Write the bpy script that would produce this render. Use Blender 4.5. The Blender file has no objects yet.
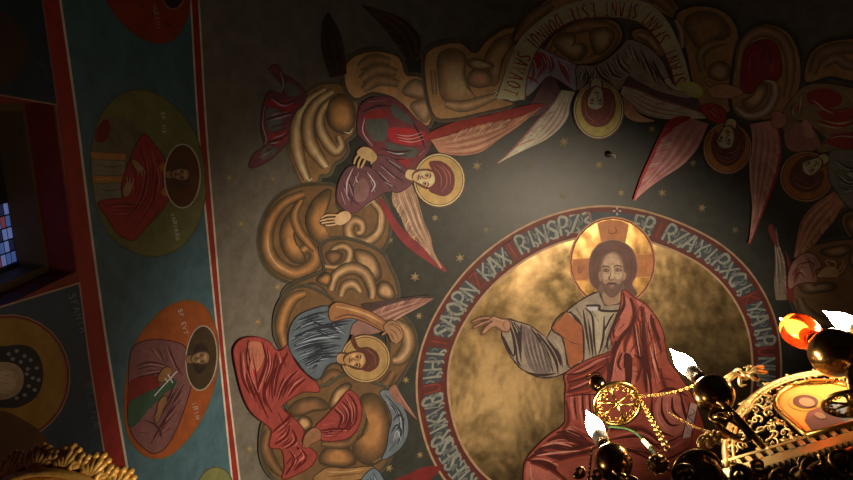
import bpy, bmesh, math, random
import numpy as np
from mathutils import Vector, Matrix
from mathutils.geometry import tessellate_polygon
random.seed(7)
SC = bpy.context.scene
COL = SC.collection
# ------------------------------------------------------------------ place
# metres; the camera stands in the nave under a barrel vault that runs along Y
F = 600.0                      # focal length in picture widths of 853
PITCH = math.radians(166.9)
EYE = Vector((0.0, 0.0, 1.6))
VX, VZ, VR = 1.55, 4.0, 3.0    # vault axis and radius
DT = math.radians(2.0)         # facets of the vault
SPR = -VR*math.pi/2            # unrolled coordinate of the springing line

def ray(px, py):
    a = (px-426.5)/F; b = (240-py)/F
    return Vector((a, b*math.cos(PITCH)+math.sin(PITCH), b*math.sin(PITCH)-math.cos(PITCH)))
def at(px, py, h):             # the point h metres above eye level seen there
    d = ray(px, py); return EYE + d*(h/d.z)
def sheet(px, py):             # unrolled wall and vault: s across, y along
    d = ray(px, py); cz = VZ-EYE.z
    a = d.x**2+d.z**2; b = -2*(d.x*VX+d.z*cz); c = VX*VX+cz*cz-VR*VR
    t = (-b+math.sqrt(b*b-4*a*c))/(2*a); p = d*t
    if p.z < cz and p.x < VX:
        p = d*((VX-VR)/d.x); return (SPR-(cz-p.z), p.y)
    return (VR*math.atan2(p.x-VX, p.z-cz), p.y)
def world(s, y, off=0.0):
    if s <= SPR+1e-7:
        return Vector((VX-VR+off, y, VZ+(s-SPR)))
    k = math.floor(s/VR/DT+1e-6); t = s/VR/DT-k; r = VR-off
    a, b = k*DT, (k+1)*DT
    return Vector((VX+r*((1-t)*math.sin(a)+t*math.sin(b)), y, VZ+r*((1-t)*math.cos(a)+t*math.cos(b))))
def inward(s):
    if s <= SPR+1e-4: return Vector((1, 0, 0))
    th = s/VR; return Vector((-math.sin(th), 0, -math.cos(th)))
def pixel(s, y):
    p = world(s, y)-EYE
    c, n = math.cos(PITCH), math.sin(PITCH)
    # inverse rotation about X
    yy = c*p.y + n*p.z; zz = -n*p.y + c*p.z
    return (426.5+F*p.x/(-zz), 240-F*yy/(-zz))

# ------------------------------------------------------------------ materials
def lin(v):
    v /= 255.0
    return v/12.92 if v <= 0.04045 else ((v+0.055)/1.055)**2.4
MATS = {}
LIGHT = (0.80, 0.62, 0.44)
G = 1.0
def gain(g):
    global G; G = g
def c(r, g, b, kind='paint'):
    alb = tuple(min(0.9, max(0.004, lin(v)/(l*G))) for v, l in zip((r, g, b), LIGHT))
    key = (kind,)+tuple(round(v, 2 if v > .1 else 3) for v in alb)
    if key in MATS: return MATS[key]
    m = bpy.data.materials.new('%s_%02x%02x%02x' % (kind, r, g, b)); MATS[key] = m
    m.use_nodes = True; nt = m.node_tree; bs = nt.nodes['Principled BSDF']
    tc = nt.nodes.new('ShaderNodeTexCoord')
    n1 = nt.nodes.new('ShaderNodeTexNoise'); n1.inputs['Scale'].default_value = 9; n1.inputs['Detail'].default_value = 6
    n1.inputs['Roughness'].default_value = 0.7
    mp = nt.nodes.new('ShaderNodeMapRange'); mp.inputs['From Min'].default_value = .3; mp.inputs['From Max'].default_value = .7
    nt.links.new(tc.outputs['Object'], n1.inputs['Vector']); nt.links.new(n1.outputs['Fac'], mp.inputs['Value'])
    mx = nt.nodes.new('ShaderNodeMix'); mx.data_type = 'RGBA'
    A = [i for i in mx.inputs if i.type == 'RGBA']
    lo, hi = (.70, 1.22) if kind != 'gold' else (.30, 1.35)
    A[0].default_value = tuple(v*lo for v in alb)+(1,); A[1].default_value = tuple(min(.95, v*hi) for v in alb)+(1,)
    nt.links.new(mp.outputs['Result'], mx.inputs[0]); nt.links.new(mx.outputs[2], bs.inputs['Base Color'])
    bs.inputs['Roughness'].default_value = .55; bs.inputs['Specular IOR Level'].default_value = .35
    if kind == 'satin': bs.inputs['Roughness'].default_value = .42; bs.inputs['Specular IOR Level'].default_value = .32
    if kind == 'gold':
        bs.inputs['Metallic'].default_value = .93; n1.inputs['Scale'].default_value = 1.9
        r2 = nt.nodes.new('ShaderNodeMapRange'); r2.inputs['To Min'].default_value = .22; r2.inputs['To Max'].default_value = .5
        nt.links.new(n1.outputs['Fac'], r2.inputs['Value']); nt.links.new(r2.outputs['Result'], bs.inputs['Roughness'])
        mp2 = nt.nodes.new('ShaderNodeMapping'); mp2.inputs['Scale'].default_value = (2.6, 1.7, 2.6); mp2.inputs['Rotation'].default_value = (0, 0, .5)
        n2 = nt.nodes.new('ShaderNodeTexNoise'); n2.inputs['Scale'].default_value = .8; n2.inputs['Detail'].default_value = 3
        bp = nt.nodes.new('ShaderNodeBump'); bp.inputs['Strength'].default_value = .5; bp.inputs['Distance'].default_value = .055
        nt.links.new(tc.outputs['Object'], mp2.inputs['Vector']); nt.links.new(mp2.outputs[0], n2.inputs['Vector'])
        nt.links.new(n2.outputs['Fac'], bp.inputs['Height']); nt.links.new(bp.outputs[0], bs.inputs['Normal'])
    return m
def solid(name, rgb, rough=.5, metal=0.0, emit=None, strength=0, trans=0.0, bump=0.0):
    if name in MATS: return MATS[name]
    m = bpy.data.materials.new(name); MATS[name] = m; m.use_nodes = True
    nt = m.node_tree; bs = nt.nodes['Principled BSDF']
    bs.inputs['Base Color'].default_value = tuple(rgb)+(1,); bs.inputs['Roughness'].default_value = rough
    bs.inputs['Metallic'].default_value = metal; bs.inputs['Transmission Weight'].default_value = trans
    if emit:
        bs.inputs['Emission Color'].default_value = tuple(emit)+(1,); bs.inputs['Emission Strength'].default_value = strength
    else:
        tc = nt.nodes.new('ShaderNodeTexCoord'); n1 = nt.nodes.new('ShaderNodeTexNoise'); n1.inputs['Scale'].default_value = 30
        mp = nt.nodes.new('ShaderNodeMapRange'); mp.inputs['To Min'].default_value = rough*.7; mp.inputs['To Max'].default_value = min(1, rough*1.4)
        nt.links.new(tc.outputs['Object'], n1.inputs['Vector']); nt.links.new(n1.outputs['Fac'], mp.inputs['Value'])
        nt.links.new(mp.outputs['Result'], bs.inputs['Roughness'])
        if bump:
            bp = nt.nodes.new('ShaderNodeBump'); bp.inputs['Strength'].default_value = bump; bp.inputs['Distance'].default_value = .01
            nt.links.new(n1.outputs['Fac'], bp.inputs['Height']); nt.links.new(bp.outputs[0], bs.inputs['Normal'])
    return m

# ------------------------------------------------------------------ objects
def tag(o, label=None, cat=None, group=None, kind=None):
    if label: o['label'] = label
    if cat: o['category'] = cat
    if group: o['group'] = group
    if kind: o['kind'] = kind
    return o
def link(name, me, parent=None):
    o = bpy.data.objects.new(name, me); COL.objects.link(o)
    if parent: o.parent = parent
    return o
ORIG = {}
def origin(o):
    return ORIG.get(o.name, Vector((0, 0, 0)))
def thing(name, label, cat, px=None, loc=None, group=None):
    o = bpy.data.objects.new(name, None); COL.objects.link(o); o.empty_display_size = .1
    if px is not None: loc = world(*sheet(*px))
    o.location = loc; ORIG[o.name] = Vector(loc)
    return tag(o, label, cat, group)

# ------------------------------------------------------------------ painting on the vault
def q(t):
    if isinstance(t, str): return [tuple(float(v) for v in w.split(',')) for w in t.split()]
    return list(t)
def spline(p, closed, n=4):
    m = len(p)
    if m < 3: return p
    out = []
    for i in range(m if closed else m-1):
        if closed: a, b, d, e = p[i-1], p[i], p[(i+1) % m], p[(i+2) % m]
        else: a, b, d, e = p[max(i-1, 0)], p[i], p[i+1], p[min(i+2, m-1)]
        for k in range(n):
            t = k/n
            out.append(tuple(.5*(2*b[j]+(d[j]-a[j])*t+(2*a[j]-5*b[j]+4*d[j]-e[j])*t*t+(3*b[j]-a[j]-3*d[j]+e[j])*t**3) for j in (0, 1)))
    if not closed: out.append(p[-1])
    return out
CELL = 2.0; OX, OY = -200, -150
LEV = np.zeros((520, 700), np.int32)
def cells(poly):
    xs = np.array([v[0] for v in poly]); ys = np.array([v[1] for v in poly])
    gx = np.clip(((xs-OX)/CELL).astype(int), 0, 699); gy = np.clip(((ys-OY)/CELL).astype(int), 0, 519)
    x0, x1, y0, y1 = gx.min(), gx.max(), gy.min(), gy.max()
    m = np.zeros((y1-y0+1, x1-x0+1), bool)
    X = OX+(np.arange(x0, x1+1)+.5)*CELL
    n = len(poly)
    for r in range(y0, y1+1):
        yc = OY+(r+.5)*CELL; cr = np.zeros(len(X), int)
        for i in range(n):
            ya, yb = ys[i-1], ys[i]
            if (ya > yc) != (yb > yc):
                cr += X < xs[i-1]+(yc-ya)/(yb-ya)*(xs[i]-xs[i-1])
        m[r-y0] = (cr % 2) == 1
    for i in range(n):
        ax, ay, bx, by = xs[i-1], ys[i-1], xs[i], ys[i]
        k = max(2, int(max(abs(bx-ax), abs(by-ay))/CELL*1.5)+2)
        lx = np.clip(((np.linspace(ax, bx, k)-OX)/CELL).astype(int), x0, x1); ly = np.clip(((np.linspace(ay, by, k)-OY)/CELL).astype(int), y0, y1)
        m[ly-y0, lx-x0] = True
    return (slice(y0, y1+1), slice(x0, x1+1)), m
STEP = 0.00022
class Paint:
    def __init__(self): self.t = []; self.mats = []
    def mi(self, m):
        if m not in self.mats: self.mats.append(m)
        return self.mats.index(m)
    def add(self, polys_px, mat, tess=False, flat=None):
        masks = [cells(p) for p in polys_px]
        lv = 1+max(int((LEV[sl]*m).max()) for sl, m in masks)
        for sl, m in masks:
            sub = LEV[sl]; sub[m] = np.maximum(sub[m], lv)
        i = self.mi(mat)
        for k, p in enumerate(polys_px):
            sp = flat[k] if flat else [sheet(*v) for v in p]
            if len(sp) <= 4 and not tess: self.t.append((sp, lv, i))
            else:
                for tr in tessellate_polygon([[Vector((a, b, 0)) for a, b in sp]]):
                    self.t.append(([sp[j] for j in tr], lv, i))
    def f(self, pts, mat, smooth=True):           # filled outline
        p = q(pts)
        if smooth: p = spline(p, True)
        else:
            o = []
            for k in range(len(p)):
                a, b = p[k], p[(k+1) % len(p)]
                n = max(1, int(math.hypot(b[0]-a[0], b[1]-a[1])/25))
                o += [(a[0]+(b[0]-a[0])*j/n, a[1]+(b[1]-a[1])*j/n) for j in range(n)]
            p = o
        self.add([p], mat, True); return self
    def e(self, cx, cy, rx, ry, mat, rot=0, n=28):
        cr, sr = math.cos(math.radians(rot)), math.sin(math.radians(rot)); p = []
        for k in range(n):
            a = 2*math.pi*k/n; u, v = rx*math.cos(a), ry*math.sin(a)
            p.append((cx+u*cr-v*sr, cy+u*sr+v*cr))
        self.add([p], mat, True); return self
    def s(self, pts, w, mat, taper=(.25, .25), smooth=True, closed=False):       # brush stroke
        p = q(pts)
        if closed: p = spline(p, True); p = p+[p[0]]
        elif smooth: p = spline(p, False)
        L, Rr = [], []; n = len(p)
        for i in range(n):
            a, b = p[max(i-1, 0)], p[min(i+1, n-1)]
            if closed and i in (0, n-1): a, b = p[-2], p[1]
            d = math.hypot(b[0]-a[0], b[1]-a[1]) or 1; nx, ny = -(b[1]-a[1])/d, (b[0]-a[0])/d
            t = i/(n-1) if n > 1 else 0
            k = 1.0
            if not closed:
                k = min(1, taper[0]+(1-taper[0])*t/.35) * min(1, taper[1]+(1-taper[1])*(1-t)/.35)
            h = w*k/2
            L.append((p[i][0]+nx*h, p[i][1]+ny*h)); Rr.append((p[i][0]-nx*h, p[i][1]-ny*h))
        self.add([[L[i], L[i+1], Rr[i+1], Rr[i]] for i in range(n-1)], mat); return self
    def ss(self, many, w, mat, taper=(.25, .25)):
        for t in many.split('|'): self.s(t.strip(), w, mat, taper)
        return self
    def soft(self, pts, w, cols, taper=(.45, .45), closed=False):                  # rounded stroke shaded from rim to middle
        n = len(cols)
        for k, m in enumerate(cols): self.s(pts, w*(1-.86*k/(n-1)) if n > 1 else w, m, taper, True, closed)
        return self
    def blob(self, pts, cols, drift=(0, 0)):                                       # shaded from rim to middle
        p = spline(q(pts), True); n = len(cols)
        cx = sum(v[0] for v in p)/len(p)+drift[0]; cy = sum(v[1] for v in p)/len(p)+drift[1]
        for k, m in enumerate(cols):
            f = 1-.55*k/max(1, n-1)
            self.add([[(cx+(x-cx)*f, cy+(y-cy)*f) for x, y in p]], m, True)
        return self
    def sh(self, sp, mat):                                                          # outline given in unrolled metres
        self.add([[pixel(*v) for v in sp]], mat, True, [sp]); return self
    def build(self, name, parent=None, label=None):
        bm = bmesh.new()
        for sp, lv, i in self.t:
            vs = [bm.verts.new((a, b, lv)) for a, b in sp]
            try: f = bm.faces.new(vs)
            except ValueError: continue
            f.material_index = i
            f.normal_update()
            if f.normal.z < 0: f.normal_flip()
        if bm.faces:
            s0 = min(v.co.x for v in bm.verts); s1 = max(v.co.x for v in bm.verts); st = VR*DT
            for k in range(max(-45, math.floor(s0/st)+1), math.ceil(s1/st)):
                bmesh.ops.bisect_plane(bm, geom=bm.verts[:]+bm.edges[:]+bm.faces[:], dist=1e-6, plane_co=(k*st, 0, 0), plane_no=(1, 0, 0))
        o3 = origin(parent) if parent else Vector((0, 0, 0)); nor = []
        for v in bm.verts:
            s, y, l = v.co; nor.append(inward(s)); v.co = world(s, y, .0004+l*STEP)-o3
        for f in bm.faces: f.normal_flip(); f.smooth = True
        me = bpy.data.meshes.new(name); bm.to_mesh(me); bm.free()
        for m in self.mats: me.materials.append(m)
        if len(me.polygons): me.normals_split_custom_set_from_vertices([tuple(v) for v in nor])
        o = link(name, me, parent); ORIG[o.name] = o3
        if label: o['label'] = label
        self.t = []; return o

# ------------------------------------------------------------------ recurring bits of the mural
def ramp(a, b, n, kind='paint'):
    return [c(*[a[j]+(b[j]-a[j])*k/(n-1) for j in (0, 1, 2)], kind) if False else c(*[int(round(a[j]+(b[j]-a[j])*k/(n-1))) for j in (0, 1, 2)], kind) for k in range(n)]
def halo(parent, cx, cy, rx, ry, ground, rim, light, name='halo'):
    P = Paint(); P.e(cx, cy, rx, ry, rim); P.e(cx, cy, rx-1.2, ry-1.2, light); P.e(cx, cy, rx-2.4, ry-2.4, rim); P.e(cx, cy, rx-3.2, ry-3.2, ground)
    return P.build(name, parent)
def face(parent, cx, cy, h, up, skin, dark, light, turn=0.0, cap=None):
    # cx, cy middle of the face, h chin to hairline, up the direction of the crown in the picture
    n = math.hypot(*up); ux, uy = up[0]/n, up[1]/n; rx, ry = -uy, ux
    def T(a, b): return (cx+h*(a*rx+b*ux), cy+h*(a*ry+b*uy))
    P = Paint()
    P.f([T(-.2, -.72), T(.22, -.72), T(.24, -.3), T(-.22, -.3)], dark); P.f([T(-.14, -.72), T(.17, -.72), T(.18, -.3), T(-.15, -.3)], skin)
    P.f([T(0, -.52), T(-.2, -.42), T(-.34, -.15), T(-.38, .15), T(-.3, .42), T(0, .52), T(.3, .42), T(.38, .15), T(.34, -.15), T(.2, -.42)], dark)
    P.f([T(turn*.1, -.46), T(-.17+turn*.1, -.38), T(-.27, -.12), T(-.3, .15), T(-.22, .4), T(0, .47), T(.24, .38), T(.3, .15), T(.25, -.12), T(.15+turn*.1, -.38)], skin)
    P.f([T(-.17, .22), T(-.12, .32), T(.12, .32), T(.17, .22), T(0, .18)], light)
    if cap: P.f([T(-.38, .0), T(-.37, .3), T(-.2, .54), T(.0, .6), T(.2, .54), T(.37, .3), T(.38, .0), T(.3, .24), T(.16, .36), T(.02, .40), T(-.14, .36), T(-.29, .24)], cap)
    P.f([T(-.24, .0), T(-.1, -.02), T(-.1, -.18), T(-.2, -.16)], light); P.f([T(.24, .0), T(.1, -.02), T(.1, -.18), T(.2, -.16)], light)
    o = P.build('face', parent)
    E = Paint(); tx = turn*.08
    for sg in (-1, 1):
        E.s([T(tx+sg*.07, .14), T(tx+sg*.17, .19), T(tx+sg*.28, .13)], h*.055, dark)
        E.s([T(tx+sg*.08, .05), T(tx+sg*.16, .09), T(tx+sg*.25, .05)], h*.05, dark)
        e = T(tx+sg*.16, .045); E.e(e[0], e[1], h*.04, h*.04, dark, n=8)
        E.s([T(tx+sg*.09, .0), T(tx+sg*.17, -.02), T(tx+sg*.24, .01)], h*.03, dark)
    E.s([T(tx-.05, .14), T(tx-.03, -.05), T(tx-.08, -.13), T(tx, -.17), T(tx+.07, -.13)], h*.04, dark)
    E.s([T(tx+.02, .1), T(tx+.02, -.1)], h*.05, light)
    E.s([T(tx-.12, -.26), T(tx, -.24), T(tx+.12, -.26)], h*.055, dark); E.s([T(tx-.06, -.33), T(tx+.06, -.33)], h*.035, dark)
    E.build('features', o)
    return o
def wing(parent, A, B, base, light, dark, n=9, w=2.0, name='wing', edge=None, ew=6):
    # A and B: the two long edges, both from the shoulder to the tip
    a = spline(q(A), False, 6); b = spline(q(B), False, 6); P = Paint()
    def pick(p, t):
        k = t*(len(p)-1); i = min(int(k), len(p)-2); f = k-i
        return (p[i][0]+(p[i+1][0]-p[i][0])*f, p[i][1]+(p[i+1][1]-p[i][1])*f)
    if edge: P.s(A, ew, edge, (.5, .4))
    P.f(a+b[::-1], base, False)
    for j in range(n):
        u = (j+.5)/n; pts = []
        t0 = .02+.12*random.random(); t1 = .62+.38*random.random()
        for k in range(6):
            t = t0+(t1-t0)*k/5; x, y = pick(a, t), pick(b, t)
            pts.append((x[0]+(y[0]-x[0])*u, x[1]+(y[1]-x[1])*u))
        P.s(pts, w*(.75 if j % 2 else .6), light if j % 2 == 0 else dark, (.2, .05))
    # barbs along the first edge
    for k in range(3*n):
        t = .10+.80*k/(3*n)+random.uniform(-.01, .01); dpt = random.uniform(.22, .42); x = pick(a, t); y = pick(b, t); z = pick(a, min(1, t+.10))
        P.s([(x[0]+(y[0]-x[0])*dpt, x[1]+(y[1]-x[1])*dpt), (x[0]*.5+z[0]*.5+(y[0]-x[0])*.1, x[1]*.5+z[1]*.5+(y[1]-x[1])*.1), (z[0]-(y[0]-x[0])*.05, z[1]-(y[1]-x[1])*.05)], w*.6, (light, base, dark)[k % 3] if k % 2 else base, (.5, .05))
    return P.build(name, parent)
def inside(p, pt):
    r = False
    for i in range(len(p)):
        (ax, ay), (bx, by) = p[i-1], p[i]
        if (ay > pt[1]) != (by > pt[1]) and pt[0] < ax+(pt[1]-ay)/(by-ay)*(bx-ax): r = not r
    return r
def resample(p, n):
    p = spline(p, False, 6); d = [0]
    for i in range(1, len(p)): d.append(d[-1]+math.hypot(p[i][0]-p[i-1][0], p[i][1]-p[i-1][1]))
    return [(float(np.interp(d[-1]*k/(n-1), d, [v[0] for v in p])), float(np.interp(d[-1]*k/(n-1), d, [v[1] for v in p]))) for k in range(n)]
def densify(P, strokes, outline, cd, cl, w, k=2, reach=26):
    # pleats between neighbouring folds, following both
    o = spline(q(outline), True); S = [resample(q(t.strip()), 6) for t in strokes.split('|')]
    for i in range(len(S)):
        near = sorted((math.hypot(S[i][2][0]-S[j][2][0], S[i][2][1]-S[j][2][1]), j) for j in range(len(S)) if j != i)[:2]
        for dist, j in near:
            if dist > reach: continue
            va = (S[i][-1][0]-S[i][0][0], S[i][-1][1]-S[i][0][1]); vb = (S[j][-1][0]-S[j][0][0], S[j][-1][1]-S[j][0][1])
            if abs(va[0]*vb[0]+va[1]*vb[1]) < .84*math.hypot(*va)*math.hypot(*vb): continue
            b = S[j]
            if math.hypot(S[i][0][0]-b[0][0], S[i][0][1]-b[0][1]) > math.hypot(S[i][0][0]-b[-1][0], S[i][0][1]-b[-1][1]): b = b[::-1]
            for m in range(k):
                f = (m+.6+random.uniform(-.15, .15))/(k+.4)*.55
                pts = [(x*(1-f)+u*f+random.uniform(-.5, .5), y*(1-f)+v*f+random.uniform(-.5, .5)) for (x, y), (u, v) in zip(S[i], b)]
                lo = random.choice((0, 1)); pts = pts[lo:lo+random.choice((4, 5))]
                pts = [v for v in pts if inside(o, v)]
                if len(pts) >= 3: P.s(pts, w*random.uniform(.45, .8), cl if m % 2 == 0 else cd, (.2, .1))
# lettering: strokes of each letter in a unit box, drawn with a pointed brush
GL = {
 'A': '0,0 .4,1 .55,1 1,0|.2,.4 .8,.4', 'S': '.95,.85 .5,1 .08,.78 .5,.52 .92,.25 .5,0 .05,.15', 'F': '.15,0 .15,1 .95,1|.15,.55 .75,.55',
 'N': '.08,0 .08,1|.08,.95 .92,.05|.92,0 .92,1', 'T': '.5,0 .5,1|.02,.98 .98,.98', 'E': '.95,1 .15,1 .15,0 .95,0|.15,.52 .75,.52',
 'D': '.1,0 .1,1 .6,1 .95,.5 .6,0 .1,0', 'O': '.5,0 .08,.3 .08,.7 .5,1 .92,.7 .92,.3 .5,0', 'M': '.05,0 .12,1 .5,.35 .88,1 .95,0',
 'U': '.1,1 .1,.25 .5,0 .9,.25 .9,1', 'L': '.12,1 .12,0 .95,0', 'V': '.02,1 .45,0 .98,1', 'R': '.1,0 .1,1 .7,1 .9,.75 .6,.5 .1,.5|.4,.5 .95,0',
 'I': '.5,0 .5,1', 'K': '.12,0 .12,1|.95,1 .15,.5 .95,0', 'B': '.1,0 .1,1 .7,.95 .75,.6 .1,.52|.4,.55 .9,.3 .7,.02 .1,0', 'P': '.15,0 .15,1 .8,.98 .9,.7 .6,.48 .15,.5',
 'Z': '.05,1 .95,1 .05,0 .95,0', 'H': '.1,0 .1,1|.9,0 .9,1|.1,.5 .9,.55', 'X': '.05,0 .95,1|.05,1 .95,0', 'W': '.05,1 .1,.1 .4,0 .5,.7 .6,0 .9,.1 .95,1',
 'C': '.95,.85 .5,1 .08,.6 .1,.3 .5,0 .95,.15', 'Y': '.05,1 .5,.5 .95,1|.5,.5 .4,0', 'G': '.9,.9 .4,1 .05,.5 .4,0 .95,.1 .95,.5 .55,.5', '3': '.1,.95 .6,1 .85,.8 .4,.55 .9,.35 .7,.02 .05,.05', '.': '.4,0 .6,.06', '(': '.2,.8 .6,1 .6,.5 .2,.2 .8,0',
}
def write(P, text, path, h, w, mat, mat2=None, flip=False, fill=.72):
    # path: base line in the picture; letters stand to its left, or right when flip
    p = spline(q(path), False, 12); d = [0]
    for i in range(1, len(p)): d.append(d[-1]+math.hypot(p[i][0]-p[i-1][0], p[i][1]-p[i-1][1]))
    def on(s):
        s = max(0, min(d[-1]-1e-6, s)); i = max(k for k in range(len(d)-1) if d[k] <= s)
        f = (s-d[i])/(d[i+1]-d[i]); t = ((p[i+1][0]-p[i][0])/(d[i+1]-d[i]), (p[i+1][1]-p[i][1])/(d[i+1]-d[i]))
        return (p[i][0]+t[0]*f*(d[i+1]-d[i]), p[i][1]+t[1]*f*(d[i+1]-d[i])), t
    adv = d[-1]/len(text)
    for k, ch in enumerate(text):
        if ch.upper() not in GL: continue
        m = mat2 if (mat2 and ch.islower()) else mat
        for st in GL[ch.upper()].split('|'):
            pts = []
            for u, v in q(st):
                (x, y), t = on((k+.5+(u-.5)*fill)*adv); n = (t[1], -t[0]) if not flip else (-t[1], t[0])
                pts.append((x+n[0]*v*h, y+n[1]*v*h))
            P.s(pts, w, m, (.7, .6), smooth=ch.upper() in 'SOCUGR3PBD(')
# ================================================================== the setting
def strip(name, s0, s1, y0, y1, mat, off=0.0, parent=None):
    bm = bmesh.new(); st = VR*DT
    ks = [s0]+[k*st for k in range(math.floor(s0/st)+1, math.ceil(s1/st)) if s0 < k*st < s1]+[s1]
    ys = [y0+(y1-y0)*i/6 for i in range(7)]; nor = []
    G_ = [[bm.verts.new(world(s, y, off)) for y in ys] for s in ks]
    for s in ks: nor += [tuple(inward(s))]*7
    for i in range(len(ks)-1):
        for j in range(6):
            f = bm.faces.new((G_[i][j], G_[i][j+1], G_[i+1][j+1], G_[i+1][j])); f.smooth = True
    me = bpy.data.meshes.new(name); bm.to_mesh(me); bm.free(); me.materials.append(mat)
    me.normals_split_custom_set_from_vertices(nor)
    return tag(link(name, me, parent), kind='structure')
def slab(name, x0, x1, y0, y1, z0, z1, mat, parent=None, org=None):
    bm = bmesh.new(); bmesh.ops.create_cube(bm, size=1)
    o = org or Vector((0, 0, 0))
    for v in bm.verts: v.co = Vector((x0+(v.co.x+.5)*(x1-x0), y0+(v.co.y+.5)*(y1-y0), z0+(v.co.z+.5)*(z1-z0)))-o
    me = bpy.data.meshes.new(name); bm.to_mesh(me); bm.free(); me.materials.append(mat)
    return link(name, me, parent)
gain(1)
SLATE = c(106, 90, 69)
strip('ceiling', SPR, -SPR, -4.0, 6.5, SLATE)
gain(.45)
WALLRED = c(72, 17, 12)
# left wall with the window niche cut through it
ny0, ny1 = sheet(30, 103)[1], sheet(36, 291)[1]
nz1 = VZ+(sheet(66, 200)[0]-SPR); nz0 = 2.2; wx = VX-VR
bm = bmesh.new()
def wq(y0, y1, z0, z1, bm=bm):
    bm.faces.new([bm.verts.new(v) for v in ((wx, y0, z0), (wx, y1, z0), (wx, y1, z1), (wx, y0, z1))])
wq(-4, ny0, 0, VZ); wq(ny1, 6.5, 0, VZ); wq(ny0, ny1, 0, nz0); wq(ny0, ny1, nz1, VZ)
bmesh.ops.remove_doubles(bm, verts=bm.verts, dist=1e-5)
dp = .11
for a, b in (((ny0, nz0), (ny1, nz0)), ((ny1, nz0), (ny1, nz1)), ((ny1, nz1), (ny0, nz1)), ((ny0, nz1), (ny0, nz0))):
    bm.faces.new([bm.verts.new(v) for v in ((wx, a[0], a[1]), (wx, b[0], b[1]), (wx-dp, b[0], b[1]), (wx-dp, a[0], a[1]))])
me = bpy.data.meshes.new('wall_left'); bm.to_mesh(me); bm.free(); me.materials.append(WALLRED)
tag(link('wall_left', me), kind='structure')
gain(1)
slab('wall_right', VX+VR, VX+VR+.2, -4, 6.5, 0, VZ, c(80, 70, 60))['kind'] = 'structure'
slab('floor', wx-.2, VX+VR+.2, -4, 6.5, -.1, 0, solid('floor_stone', (.10, .085, .07), .5))['kind'] = 'structure'
# window at the back of the niche
win = thing('window_1', 'small dim stained glass window deep in the red wall niche', 'window', loc=(wx-.2, (ny0+ny1)/2, nz0+.02)); win['kind'] = 'structure'
WO = ORIG['window_1']
wood = solid('niche_wood', (.10, .058, .022), .6, bump=.3); blackf = solid('window_black', (.012, .012, .012), .5)
fx0, fx1 = wx-.222, wx-dp
for y0, y1, z0, z1 in ((ny0, ny1, nz1-.02, nz1+.02), (ny0, ny0+.03, nz0, nz1-.02), (ny1-.03, ny1, nz0, nz1-.02), (ny0+.03, ny1-.03, nz0, nz0+.03)):
    slab('timber_lining', fx0, fx1, y0, y1, z0, z1, wood, win, WO)
gx = fx0+.002; wy0, wy1 = at(4, 203, 2.36).y, at(4, 263, 2.36).y
slab('window_frame', gx-.05, gx-.0, ny0, ny1, nz1-.006, nz1+.02, blackf, win, WO)
slab('window_frame', gx-.05, gx+.0, wy1, ny1, nz0, nz1-.006, blackf, win, WO)
slab('window_frame', gx-.05, gx+.0, ny0, wy0, nz0, nz1-.006, blackf, win, WO)
# leaded panes: a small grid of blue and red quarries lit from outside
pm = []
for i, (cl, st) in enumerate((((.16, .30, .85), .22), ((.30, .40, .95), .28), ((.75, .16, .22), .16), ((.05, .08, .25), .12))):
    pm.append(solid('stained_glass_%s' % 'abcd'[i], (.05, .05, .08), .3, emit=cl, strength=st))
bm = bmesh.new(); random.seed(3)
gy0, gy1, gz0, gz1 = wy0, wy1, nz0, nz1-.006
NY, NZ = 5, 60
for i in range(NY):
    for j in range(NZ):
        a, b = gy0+(gy1-gy0)*i/NY, gy0+(gy1-gy0)*(i+1)/NY; d, e = gz0+(gz1-gz0)*j/NZ, gz0+(gz1-gz0)*(j+1)/NZ
        f = bm.faces.new([bm.verts.new(Vector((gx-.012, y, z))-WO) for y, z in ((a+.003, d+.002), (b-.003, d+.002), (b-.003, e-.002), (a+.003, e-.002))])
        f.material_index = random.choice((0, 0, 1, 1, 2, 3))
me = bpy.data.meshes.new('pane'); bm.to_mesh(me); bm.free()
for m in pm: me.materials.append(m)
link('pane', me, win)
slab('window_backing', gx-.06, gx-.051, ny0, ny1, nz0, nz1+.02, blackf, win, WO)

# painted bands at the foot of the vault
gain(.5)
cream = c(140, 118, 92); bandred = c(98, 24, 16); teal = c(46, 60, 57)
Lft = [(34, -60), (42, 0), (57, 105), (79, 283), (89, 360), (105, 460), (112, 520)]
Mid = [(52, -60), (60, 0), (77, 120), (92, 240), (109, 360), (129, 480), (136, 530)]
Rgt = [(186, -60), (190.5, 0), (197.5, 120), (208, 240), (220, 360), (232, 480), (237, 530)]
Out = [(193.5, -60), (198.5, 0), (205.5, 120), (215, 240), (225.5, 360), (239.5, 480), (245, 530)]
def sh(p, d): return [(x+d, y) for x, y in p]
def band(P, a, b, m): P.f(spline(a, False)+spline(b, False)[::-1], m, False)
P = Paint(); band(P, Mid, Rgt, teal); tag(P.build('trim_1'), kind='structure')
P = Paint(); band(P, Lft, Mid, bandred); P.s(Mid, 2.4, cream, (1, 1)); P.s(Lft, 1.2, c(90, 24, 18), (1, 1)); tag(P.build('trim_2'), kind='structure')
P = Paint(); band(P, Rgt, Out, bandred); P.s(Rgt, 1.8, cream, (1, 1)); P.s(Out, 1.8, cream, (1, 1)); tag(P.build('trim_3'), kind='structure')

# the darker sky inside the wreath of clouds
gain(1)
P = Paint(); P.f('330,105 400,60 520,70 600,70 700,70 800,90 900,150 900,520 900,640 380,640 300,500 330,420 300,340 330,260 300,190', c(55, 50, 38, 'satin')); tag(P.build('trim_4'), kind='structure')
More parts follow.
